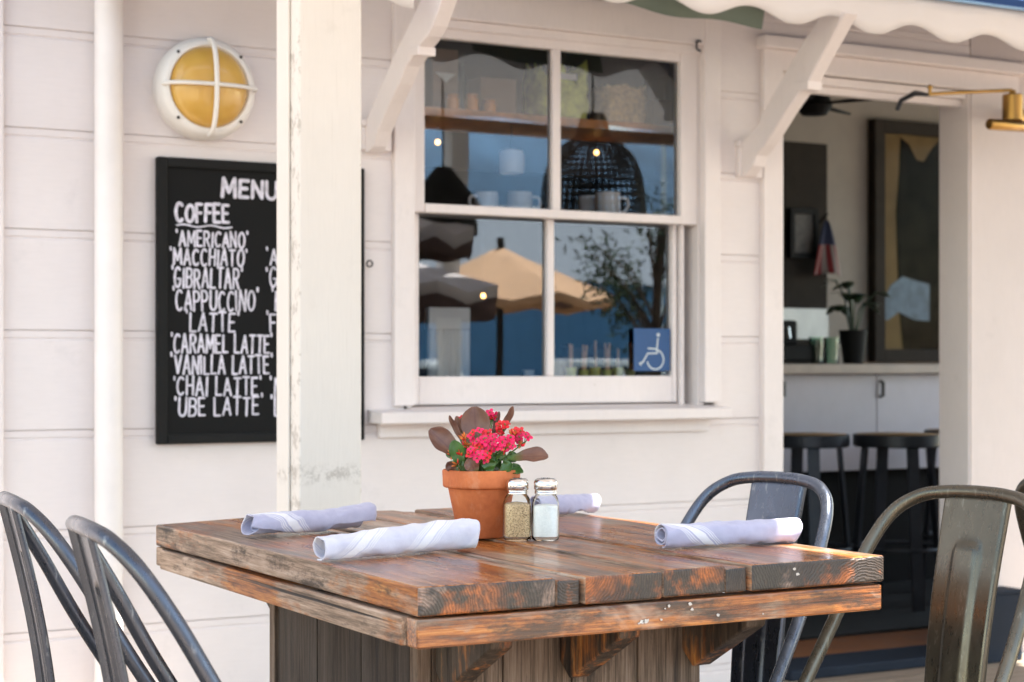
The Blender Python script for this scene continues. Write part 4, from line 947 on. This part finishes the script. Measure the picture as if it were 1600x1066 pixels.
mb = MB(); mb.tube([W(1291, 344, 7.42)+V((0, .075, -.02)), W(1291, 340, 7.42)+V((0, -.01, .02))], .007, 8); mb.build('pole', MAT['blackframe'], fl, smooth=True)
# things on the counter
def plantpot(px_, Y, lab):
    base = W(px_[0], px_[1], Y); base.z = ctz+.0005; t = thing('counter_plant', lab, 'potted plant', base)
    m_ = MB(); m_.lathe([(.001, 0), (.045, 0), (.065, .15), (.066, .155), (.058, .155), (.052, .13), (.001, .13)], base, 24, cap=False); m_.build('pot', MAT['blackframe'], t, smooth=True)
    random.seed(4)
    for k in range(11):
        a = random.random()*2*pi; h = random.uniform(.12, .26); r = random.uniform(.03, .12); tip = base+V((r*cos(a), r*sin(a), .13+h)); m_ = MB()
        m_.tube(catmull([base+V((.01*cos(a), .01*sin(a), .13)), base+V((r*.5*cos(a), r*.5*sin(a), .13+h*.7)), tip], 4), .004, 6); m_.build('stem', MAT['plantdark'], t, smooth=True)
        for jj in range(2):
            a2 = a+random.uniform(-1.2, 1.2); d = V((cos(a2), sin(a2), random.uniform(-.3, .5))).normalized(); sd = d.cross(UP).normalized(); c = tip-d*.01; L = random.uniform(.07, .10); rows = []
            for i in range(7):
                s = i/6; w_ = .032*sin(pi*min(1, s*.95+.04)); rows.append([c+d*L*s+UP*(-.03*s*s)+sd*w_*q for q in (-1, 0, 1)])
            m_ = MB(); m_.grid(rows); m_.build('leaf', MAT['plantdark'], t, smooth=True, solid=.001, angle=80)
plantpot((1333, 565), 6.3, 'dark leafy potted plant standing on the bar counter')
for i, (x, lab) in enumerate(((1276, 'empty drinking glass on the counter, left one'), (1300, 'greenish drinking glass on the counter beside the plant'))):
    b = W(x, 566, 6.25); b.z = ctz+.0005; t = thing('drinking_glass', lab, 'glass', b, 0, 'glasses on the bar counter'); m_ = MB(); m_.lathe([(.001, .002), (.028, .002), (.030, .0), (.036, .12), (.034, .12), (.028, .006), (.001, .006)], b, 24, cap=False); m_.build('tumbler', MAT['drinkglass'], t, smooth=True)
b = W(1240, 566, 6.35); em = thing('coffee_machine', 'black low coffee machine at the left end of the counter', 'machine', (b.x, 6.35, ctz+.0005))
mb = MB(); mb.box((b.x-.24, 6.24, ctz+.012), (b.x+.10, 6.6, ctz+.085)); mb.build('base', MAT['blackframe'], em, bevel=.01)
mb = MB(); mb.box((b.x-.24, 6.42, ctz+.086), (b.x+.08, 6.6, ctz+.20)); mb.build('head', MAT['blackframe'], em, bevel=.012)
mb = MB()
for sx in (-.2, .06):
    for sy in (6.27, 6.56): mb.lathe([(.014, 0), (.014, .012)], (b.x+sx, sy, ctz+.0005), 10)
mb.build('feet', MAT['rubber'], em)
q = W(1231, 522, 6.39); mb = MB(); mb.tube([q+V((0, 0, .03)), q+V((0, -.01, -.02))], .008, 8); mb.build('spout', MAT['chrome'], em, smooth=True)
q = W(1272, 162, 5.6); fn = thing('ceiling_fan', 'dark blade fan hanging just inside the door head', 'fan', (q.x, q.y, 2.749))
mb = MB(); mb.tube([(q.x, q.y, 2.748), (q.x, q.y, q.z+.02)], .014, 10); mb.build('rod', MAT['blackframe'], fn, smooth=True)
mb = MB(); mb.lathe([(.001, -.05), (.05, -.045), (.075, -.01), (.06, .03), (.02, .05)], q, 24, cap=False); mb.build('motor', MAT['blackframe'], fn, smooth=True)
for k in range(4):
    a = .5+k*pi/2; d = V((cos(a), sin(a), 0)); s = V((-sin(a), cos(a), .25)).normalized(); m_ = MB(); m_.grid([[q+d*r-s*w_, q+d*r+s*w_] for r, w_ in ((.05, .025), (.12, .05), (.26, .055), (.32, .03))]); m_.build('blade', MAT['blackframe'], fn, solid=.006)

# ------------------------------------------------------------------ seen through the window
SY = WY+.19
sz = W(665, 166, SY).z
sh = thing('upper_shelf', 'warm wooden shelf across the upper window panes', 'shelf', (2.9, SY+.15, sz-.03))
zb_ = W(665, 181, SY).z
mb = MB(); mb.box((2.15, SY, zb_), (3.40, SY+.28, sz)); mb.build('board', MAT['shelfwood'], sh, bevel=.003)
for x in (2.2, 3.35): mb = MB(); mb.box((x, SY+.02, zb_-.10), (x+.02, SY+.27, zb_-.0005)); mb.build('support', MAT['intdark'], sh)
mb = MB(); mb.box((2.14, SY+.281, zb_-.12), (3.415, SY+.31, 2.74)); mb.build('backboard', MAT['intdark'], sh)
def on(x, Y, z): p = W(x, 300, Y); return V((p.x, Y, z+.0008))
def sack(name, lab, cat, x, Y, z, w, d, h, mat, spiky, group=None):
    c = on(x, Y, z); t = thing(name, lab, cat, c); m_ = MB(); rows = []
    for i in range(15):
        s = i/14; row = []
        for k in range(40):
            a = 2*pi*k/40; e = 4; cs, sn = cos(a), sin(a); q = (abs(cs)**e+abs(sn)**e)**(-1/e); f = 1+.10*NZ.noise(V((cs*3, sn*3, s*5)))
            zz2 = h*s*(1+(spiky*NZ.noise(V((cs*9, sn*9, 1.7))) if s > .6 else 0)*(s-.6)/.4)
            row.append(c+V((w/2*q*cs*f, d/2*q*sn*f, max(0, zz2))))
        rows.append(row)
    m_.grid(rows, closed=True); m_.add(rows[0], [tuple(range(39, -1, -1))]); cen = c+V((0, 0, h*.75)); m_.add(rows[-1]+[cen], [(k, (k+1) % 40, 40) for k in range(40)])
    o = m_.build('body', MAT[mat], t, smooth=True, angle=60); return t
g = sack('green_bag', 'crumpled green leafy bag on the upper shelf behind the muntin', 'bag', 868, SY+.12, sz, .185, .16, .15, 'greenbag', .55)
mb = MB(); q = on(880, SY+.032, sz+.125); mb.box(q+V((-.045, 0, 0)), q+V((.05, .004, .02))); mb.build('label', MAT['mug'], g)
sack('wicker_basket', 'shaggy tan wicker basket on the right of the upper shelf', 'basket', 966, SY+.12, sz, .155, .15, .125, 'wicker', .12)
for x, w_, h_, m_, lab in ((683, .09, .20, 'card', 'tall brown cardboard box at the left end of the shelf'), (1020, .08, .10, 'card', 'small brown box beside the wicker basket'), (1040, .09, .19, 'intdark', 'dark box at the right end of the shelf'), (765, .13, .125, 'card', 'wide brown box behind the amber jars'),):
    c = on(x, SY+(.17 if m_ != 'intdark' else .2), sz); t = thing('box', lab, 'box', c, 0, 'boxes on the upper shelf'); mb = MB(); mb.box(c+V((-w_/2, -.06, 0)), c+V((w_/2, .06, h_))); mb.build('carton', MAT[m_], t, bevel=.003)
    if x == 683: mb = MB(); mb.prism([c+V((-.035, -.0605, .125)), c+V((.0, -.0605, .095)), c+V((.035, -.0605, .125))], (0, -.001, 0)); mb.build('white_tab', MAT['mug'], t)
for x, h_, lab in ((707, .05, 'leftmost of the three amber jars on the shelf'), (737, .055, 'middle amber jar on the shelf'), (765, .042, 'rightmost and lowest amber jar on the shelf')):
    c = on(x, SY+.05, sz); t = thing('amber_jar', lab, 'jar', c, 0, 'amber jars on the upper shelf'); mb = MB(); mb.lathe([(.018, 0), (.021, .003), (.021, h_-.014), (.017, h_-.010), (.017, h_-.0085)], c, 24); mb.build('jar', MAT['amber'], t, smooth=True)
    mb = MB(); mb.lathe([(.0185, h_-.0083), (.0185, h_)], c, 24); mb.build('lid', MAT['shelfwood'], t, smooth=True)
c = on(723, SY+.03, sz); t = thing('glass_bottle', 'slim clear bottle between the amber jars', 'bottle', c); mb = MB(); mb.lathe([(.012, 0), (.013, .1), (.006, .12), (.006, .14), (.009, .142), (.009, .148)], c, 20); mb.build('bottle', MAT['drinkglass'], t, smooth=True)
# glass shelf with cups just above the meeting rail
MY = WY+.17; mz = W(664, 326, MY).z
gs = thing('glass_shelf', 'thin pale shelf behind the meeting rail carrying cups', 'shelf', (2.8, MY+.08, mz-.02)); mb = MB(); mb.box((2.2, MY-.05, mz-.012), (3.38, MY+.16, mz)); mb.build('board', MAT['mug'], gs, bevel=.002)
for x in (2.21, 3.35): mb = MB(); mb.box((x, WY+.147, mz-.05), (x+.015, MY+.15, mz-.0125)); mb.build('support', MAT['trim'], gs)
def cup(x, Y, z, r, h, lab, handle=1, flip=False, group='white cups behind the window'):
    c = on(x, Y, z); t = thing('mug', lab, 'mug', c, 0, group); m_ = MB()
    pr = [(.001, .0), (r*.86, 0), (r*.95, .004), (r, h*.5), (r, h), (r-.004, h), (r-.004, .008), (.001, .006)]
    if flip: pr = [(a, h-b) for a, b in pr]
    m_.lathe(pr, c, 32, cap=False); m_.build('cup', MAT['mug'], t, smooth=True, angle=50)
    if handle:
        m_ = MB(); m_.tube(catmull([c+V((handle*r*.96, -.006, h*.80)), c+V((handle*(r+.022), -.01, h*.78)), c+V((handle*(r+.028), -.012, h*.5)), c+V((handle*(r+.016), -.01, h*.24)), c+V((handle*r*.95, -.006, h*.22))], 5), .005, 8); m_.build('handle', MAT['mug'], t, smooth=True)
cup(950, MY+.0, mz, .040, .078, 'bright white mug with round handle standing right of the muntin', 1)
cup(812, MY+.10, mz, .040, .075, 'dim white mug standing at the back left of the muntin', 1)
cup(760, MY+.11, mz, .038, .07, 'dim white mug at the left of the glass shelf', -1)
cup(922, MY+.11, mz, .038, .075, 'dim mug behind the bright one', 0)
# two stacked cups on a hanging rack: upside-down tumbler
hc = W(799, 272, MY+.06); hk = thing('hanging_tumbler', 'white upside down tumbler hanging above the glass shelf', 'tumbler', hc)
mb = MB(); mb.lathe([(.038, 0), (.041, .003), (.041, .06), (.036, .072), (.02, .078), (.001, .079)], hc, 32, cap=False); mb.build('shade', MAT['mug'], hk, smooth=True)
mb = MB(); mb.tube([hc+V((0, 0, .078)), V((hc.x, hc.y, zb_-.003))], .002, 6); mb.build('cord', MAT['blackframe'], hk)
for x, y, Y, lab, zt_ in ((684, 223, 4.95, 'small warm bulb at the left edge of the upper pane', zb_-.003), (932, 239, 5.0, 'small warm bulb behind the upper right pane', zb_-.003), (755, 463, 4.92, 'small warm bulb seen through the lower left pane', mz-.013)):
    q = W(x, y, Y); t = thing('light_bulb', lab, 'light bulb', q, 0, 'small lit bulbs inside the cafe'); mb = MB(); mb.lathe([(.001, -.007), (.006, -.0055), (.0085, 0), (.007, .006), (.005, .009)], q, 16, cap=False); mb.build('globe', MAT['bulb'], t, smooth=True)
    mb = MB(); mb.lathe([(.0052, .009), (.0052, .016), (.002, .018)], q, 12); mb.tube([q+V((0, 0, .017)), V((q.x, q.y, zt_))], .0012, 6); mb.build('cord', MAT['blackframe'], t)
# window ledge, stick cups, sign
LZ = lgz0-.012; ly = LY+.045
ld = thing('window_ledge', 'inner window ledge holding the stick cups', 'ledge', (2.7, ly+.1, LZ-.03)); mb = MB(); mb.box((2.2, ly, LZ-.03), (3.38, ly+.24, LZ)); mb.build('board', MAT['countertop'], ld, bevel=.003)
for k, x in enumerate((892, 912, 930, 948, 966, 984)):
    c = on(x, ly+.032+.012*(k % 2), LZ); hh = .038 if k % 2 == 0 else .03
    t = thing('stick_cup', ('small yellow green cup of wooden sticks, number from the muntin: '+('first', 'second', 'third', 'fourth', 'fifth', 'sixth')[k]).replace(', number from the muntin:', ' on the ledge,')+' from the muntin', 'cup', c, 0, 'cups of wooden sticks on the window ledge')
    mb = MB(); mb.lathe([(.001, 0), (.015, 0), (.018, hh), (.0165, hh), (.0135, .003), (.001, .003)], c, 20, cap=False); mb.build('cup', MAT['cupyellow'], t, smooth=True)
    random.seed(k)
    for j in range(3 if k % 2 else 2):
        o = V((random.uniform(-.006, .006), random.uniform(-.004, .004), .004)); mb = MB(); mb.tube([c+o, c+o+V((random.uniform(-.006, .006), random.uniform(-.006, .006), random.uniform(.085, .125)))], .0038, 6); mb.build('stick', MAT['stick'], t)
c = on(826, ly+.06, LZ); t = thing('paper_cup', 'small white paper cup on the ledge left of the muntin', 'cup', c); mb = MB(); mb.lathe([(.001, 0), (.015, 0), (.02, .03), (.0185, .03), (.014, .002), (.001, .002)], c, 20, cap=False); mb.build('cup', MAT['mug'], t, smooth=True)
c = on(905, ly+.16, LZ); sack('brown_loaf_bag', 'rounded dark brown bag behind the stick cups', 'bag', 912, ly+.17, LZ, .16, .07, .10, 'darkbag', .25)
RY = 4.90; lp0, lp1 = W(668, 480, RY), W(733, 586, RY); lv = thing('ribbed_panel', 'white ribbed panel standing inside the lower left pane', 'panel', ((lp0.x+lp1.x)/2, RY, .03))
mb = MB()
for k in range(6):
    x = lp0.x+(lp1.x-lp0.x)*(k+.5)/6; mb.tube([(x, RY, .12), (x, RY, lp0.z-.07)], .014, 10)
mb.build('rib', MAT['shutter'], lv, smooth=True)
mb = MB(); mb.box((lp0.x, RY-.01, lp0.z-.069), (lp1.x, RY+.02, lp0.z)); mb.build('header', MAT['shutter'], lv, bevel=.004)
mb = MB(); mb.box((lp0.x, RY-.03, .031), (lp1.x, RY+.03, .119)); mb.build('base', MAT['shutter'], lv, bevel=.004)
SGY = LY+.005
a, b = W(990.5, 513, SGY), W(1047, 579, SGY); bz = W(990.5, 580, SGY).z
sg = thing('accessibility_sign', 'square blue wheelchair access sign in the lower right window pane', 'sign', ((a.x+b.x)/2, SGY, bz))
mb = MB(); mb.box((a.x, SGY, bz), (b.x, SGY+.003, a.z)); pl = mb.build('plate', MAT['signblue'], sg, bevel=.001)
sym = MB(); txt = sym; seq = [0]; TY = SGY-.0004
def sp(x, y): p = W(x, y, TY); return (p.x, p.z)
ribbon([sp(1028, 529), sp(1026.5, 545), sp(1026, 545.5), sp(1013, 544.5)], .0026)
ribbon([sp(1026, 547), sp(1027, 552), sp(1012, 552.5), sp(1004.5, 566), sp(999.5, 568), sp(1001.5, 570)], .0026)
cc = sp(1024, 562); cx_, cz_ = cc; rr = .031
ribbon([(cx_+rr*cos(R(t)), cz_+rr*sin(R(t))) for t in range(75, -171, -12)], .0026)
hd = sp(1028.5, 523.5); ribbon([(hd[0], hd[1]), (hd[0]+.0005, hd[1])], .0062)
sym.build('wheelchair_symbol', MAT['signwhite'], pl, fix=False)

# ------------------------------------------------------------------ unseen canopies put up for their shade, and what the window mirrors
cn = thing('unseen_canopy', 'unseen tan canvas shade canopy on timber beams overhead', 'canopy', (.6, 2.1, 2.3))
def canvas(x0, x1a, x1b, y0, y1, root):
    rows = []
    for i in range(13):
        y = y0+(y1-y0)*i/12; x1 = x1a+(x1b-x1a)*i/12; rows.append([V((x0+(x1-x0)*j/16, y, 2.39+.03*sin(pi*i/12)-.02*sin(pi*j/4)**2)) for j in range(17)])
    mb = MB(); mb.grid(rows); mb.build('canvas', MAT['canopy'], root, smooth=True, angle=80)  # cover of the unseen canopies
    for y, xb in ((y0, x1a), (y1-.14, x1b)): mb = MB(); mb.box((x0+.001, y-.04, 2.301), (xb-.001, y+.04, 2.365)); mb.build('beam', MAT['beam'], root, bevel=.004)
canvas(-.1, 2.21, 2.40, .75, 3.62, cn)  # unseen cover, right edge slanted to leave a sun strip on the table
cn2 = thing('unseen_canopy', 'added tan canvas canopy along the cafe front between window and doorway, out of view overhead', 'canopy', (3.6, 2.4, 2.3))
canvas(2.42, 5.35, 5.35, .75, 4.05, cn2)  # unseen cover added to shade the deck, chairs and valance
for x in (2.5, 4.6): mb = MB(); mb.box((x-.03, 3.96, 2.366), (x+.03, WY-.004, 2.42)); mb.build('added_wall_arm', MAT['beam'], cn2, bevel=.004)
cn3 = thing('unseen_canopy', 'added tan canvas canopy farthest right on the terrace, out of view overhead', 'canopy', (6.6, 1.6, 2.3))
canvas(5.352, 8.6, 8.6, .7505, 3.4, cn3)  # unseen cover added to block the sky mirrored in the window
for x, y, lab in ((-.05, .75, 'added pale canopy post behind and left of the camera'), (-.05, 3.48, 'added pale canopy post out at the far left by the wall'), (2.22, .75, 'added pale canopy post nearest behind the camera'), (4.35, .75, 'added pale canopy post mirrored at the left of the window'), (8.5, .75, 'pale canopy post at the far right of the terrace'), (8.5, 3.26, 'pale canopy post at the far right nearest the wall')):
    mb = MB(); mb.box((x-.05, y-.05, 0), (x+.05, y+.05, 2.30)); tag(mb.build('added_canopy_post', MAT['post'], None, bevel=.004), lab, 'post')  # stands for the added canopies

def umbrella(lab, c, rad, zrim, ztip, mat, under, sides=8, rot=0, hang=0):
    t = thing('market_umbrella', lab, 'umbrella', (c[0], c[1], 0), 0, 'market umbrellas out on the terrace'); n = sides*4
    def ringpt(f, k):
        a = rot+2*pi*k/n; m_ = (k % 4)/4; edge = cos(pi/sides)/cos((m_-.5)*2*pi/sides); r = rad*f*edge
        return V((c[0]+r*cos(a), c[1]+r*sin(a), ztip-(ztip-zrim)*f**.92-.05*f*(1-abs(2*m_-1))*f))
    m_ = MB(); m_.grid([[ringpt(f, k) for k in range(n)] for f in (.02, .2, .4, .6, .8, 1.)]+[[ringpt(1., k)+V((0, 0, -.06)) for k in range(n)]], closed=True); m_.build('canopy', MAT[mat], t, smooth=True, solid=.004, angle=25)
    m_ = MB(); m_.grid([[ringpt(f, k)+V((0, 0, -.03)) for k in range(n)] for f in (.05, .5, .97)], closed=True); m_.build('lining', MAT[under], t, smooth=True)
    if hang: m_ = MB(); m_.grid([[ringpt(.99, k)+V((0, 0, -.061)) for k in range(n)], [ringpt(.975, k)+V((0, 0, -.061-hang*(.8+.2*cos(k*pi/2)))) for k in range(n)]], closed=True); m_.build('valance', MAT[under], t, smooth=True, solid=.004, angle=30)
    m_ = MB(); m_.tube([(c[0], c[1], 0), (c[0], c[1], ztip+.06)], .025, 10); m_.build('pole', MAT['intdark'], t, smooth=True)
    m_ = MB(); m_.lathe([(.30, 0), (.30, .05), (.05, .08), (.04, .3)], (c[0], c[1], 0), 24); m_.build('base', MAT['darkmetal'], t, smooth=True)
    return t
MIR = 2*(WY+.04)
def mir(x, y, depth):
    p = D(x, y, depth); return V((p.x, MIR-p.y, p.z))
q = mir(790, 468, 12.0); q2 = mir(790, 385, 12.0); e = mir(975, 468, 12.0)
umbrella('tan market umbrella standing out on the terrace behind the camera', (q.x, q.y), (e-q).length*1.0, q.z+.02, q2.z, 'umbtan', 'umbbrown')
q = mir(610, 455, 9.6); q2 = mir(610, 396, 9.6); e = mir(795, 455, 9.6); umbrella('pale market umbrella with brown lining out on the terrace', (q.x, q.y), (e-q).length, q.z+.03, q2.z, 'umbwhite', 'umbbrown', hang=.13)
q = mir(640, 372, 8.2); q2 = mir(640, 330, 8.2); e = mir(757, 372, 8.2); umbrella('pale fringed umbrella nearest the cafe behind the camera', (q.x, q.y), (e-q).length, q.z+.05, q2.z, 'umbwhite', 'umbbrown', hang=.07)
# pendant lamps hanging under the unseen canopy, seen mirrored in the upper panes
def pendant(lab, x, depth, prof, mat):
    """prof: (half width px, y px) of the mirrored outline"""
    c = mir(x, 572, depth); t = thing('pendant_lamp', lab, 'pendant lamp', (c.x, c.y, 2.38), 0, 'pendant lamps under the unseen canopy')
    rows = []; uv = []; n = 64; pts = catmull([(h_, y_, 0) for h_, y_ in prof], 5)
    for i, p_ in enumerate(pts):
        z = 1.02+(572-p_.y)/2750*depth; r = p_.x/2750*depth
        rows.append([V((c.x+r*cos(2*pi*k/n), c.y+r*sin(2*pi*k/n), z)) for k in range(n)]); uv += [(k/n, i/len(pts)) for k in range(n)]
    m_ = MB(); bs = m_.grid(rows, closed=True)
    for k, u_ in enumerate(uv): m_.uv[bs+k] = u_
    m_.build('shade', MAT[mat], t, smooth=True, solid=.003, angle=80)
    ztp = rows[0][0].z; m_ = MB(); m_.tube([(c.x, c.y, ztp-.02), (c.x, c.y, 2.385)], .005, 8); m_.build('cord', MAT['blackframe'], t, smooth=True)
    m_ = MB(); m_.lathe([(.02, ztp-.06), (.024, ztp-.01), (.006, ztp+.012)], (c.x, c.y, 0), 16); m_.build('socket', MAT['blackframe'], t, smooth=True)
pendant('black woven dome pendant lamp mirrored in the upper right pane', 924, 8.0, [(18, 178), (24, 195), (30, 214), (48, 228), (68, 252), (79, 285), (83, 325), (84, 338)], 'weave')
pendant('dark bell pendant lamp mirrored at the left edge of the upper pane', 690, 8.3, [(12, 262), (20, 272), (30, 285), (45, 303), (60, 322), (66, 340), (68, 366)], 'blackframe')
# tree
random.seed(11)
tr = mir(1035, 572, 10.5); tr.z = 0
tree = thing('olive_tree', 'loose leafy olive tree behind the camera mirrored in the right panes', 'tree', tr)
mb = MB(); mb.tube(catmull([tr, tr+V((.03, 0, .5)), tr+V((-.02, .02, 1.1)), tr+V((.05, 0, 1.9))], 6), [.05]*6+[.04]*6+[.028]*6+[.012], 8); mb.build('trunk', MAT['bark'], tree, smooth=True)
mb = MB(); crown = []
for k in range(18):
    a = random.random()*6.28; zc = random.uniform(.9, 2.0); r = random.uniform(.2, .62)*(1 if zc < 1.7 else .6); tip = tr+V((r*cos(a), r*sin(a), zc+.15)); mb.tube([tr+V((0, 0, zc-.3)), tr+V((r*.5*cos(a), r*.5*sin(a), zc)), tip], [.012, .008, .003], 5); crown.append((tr+V((0, 0, zc-.3)), tip))
mb.build('branch', MAT['bark'], tree, smooth=True)
mb = MB()
for (a, b) in crown:
    for k in range(90):
        t_ = random.uniform(.35, 1.1); p = a+(b-a)*t_+V((random.gauss(0, .06), random.gauss(0, .06), random.gauss(0, .06)))
        d = V((random.gauss(0, 1), random.gauss(0, 1), random.gauss(-.1, .7))).normalized(); s = d.orthogonal().normalized()*.008; L = random.uniform(.04, .075); mb.add([p, p+d*L*.5+s, p+d*L, p+d*L*.5-s], [(0, 1, 2, 3)])
mb.build('crown', MAT['leafgreen'], tree)
# blue boat shed across the terrace
bs_ = thing('boat_shed', 'long blue boarded shed with white trim far across the water behind the camera', 'building', (12, -32, -.6))
mb = MB()
for k in range(60): mb.box((2+k*.5, -31.98+.02*(k % 2), -.6), (2+k*.5+.49, -31.9, 3.4))
mb.build('wall', MAT['bluewall'], bs_)
mb = MB(); mb.prism([(1.5, -31.6, 3.3), (1.5, -35, 5.6), (1.5, -38.4, 3.3)], (31, 0, 0)); mb.build('roof', simple('shed roof', (.25, .27, .3), .8), bs_)
for k, (x, y, L, lab) in enumerate(((13.2, -21, 5.2, 'white moored motor boat nearest the shed end'), (16.4, -24, 6.4, 'white sailing boat with bare mast'), (19.3, -22, 4.6, 'small white cabin boat'), (22.4, -25, 6.0, 'long white boat farthest along the mooring'))):
    bt = thing('moored_boat', lab, 'boat', (x, y, -.6), .12*k-.2, 'boats moored behind the terrace'); rows = []
    for i in range(11):
        f = i/10; w_ = .95*(1-max(0, (f-.45)/.55)**2.2)**.6*(.86+.14*min(1, f*3)); row = []
        for j in range(9):
            a = pi*j/8; row.append(V((-L/2+L*f, w_*cos(a), .95+.25*f*f-(1.05)*sin(a)**.6)))
        rows.append(row)
    mb = MB(); mb.grid(rows); mb.add([r_[0] for r_ in rows]+[r_[-1] for r_ in reversed(rows)], [tuple(range(22))]); mb.add(rows[0], [tuple(range(9))]); mb.build('hull', MAT['lampwhite'], bt, smooth=True, local=True, angle=50)
    mb = MB(); mb.prism([(-L*.22, -.6, .96), (L*.14, -.6, 1.02), (L*.04, -.6, 1.75), (-L*.20, -.6, 1.75)], (0, 1.2, 0)); cb_ = mb.build('cabin', MAT['lampwhite'], bt, local=True, bevel=.05)
    mb = MB(); mb.box((-L*.17, -.61, 1.3), (L*.03, .61, 1.6)); mb.build('window', MAT['slate'], cb_, local=True)
    if k % 2: mb = MB(); mb.tube([(L*.08, 0, .95), (L*.08, 0, 8.2)], .05, 8); mb.build('mast', MAT['lampwhite'], bt, local=True)
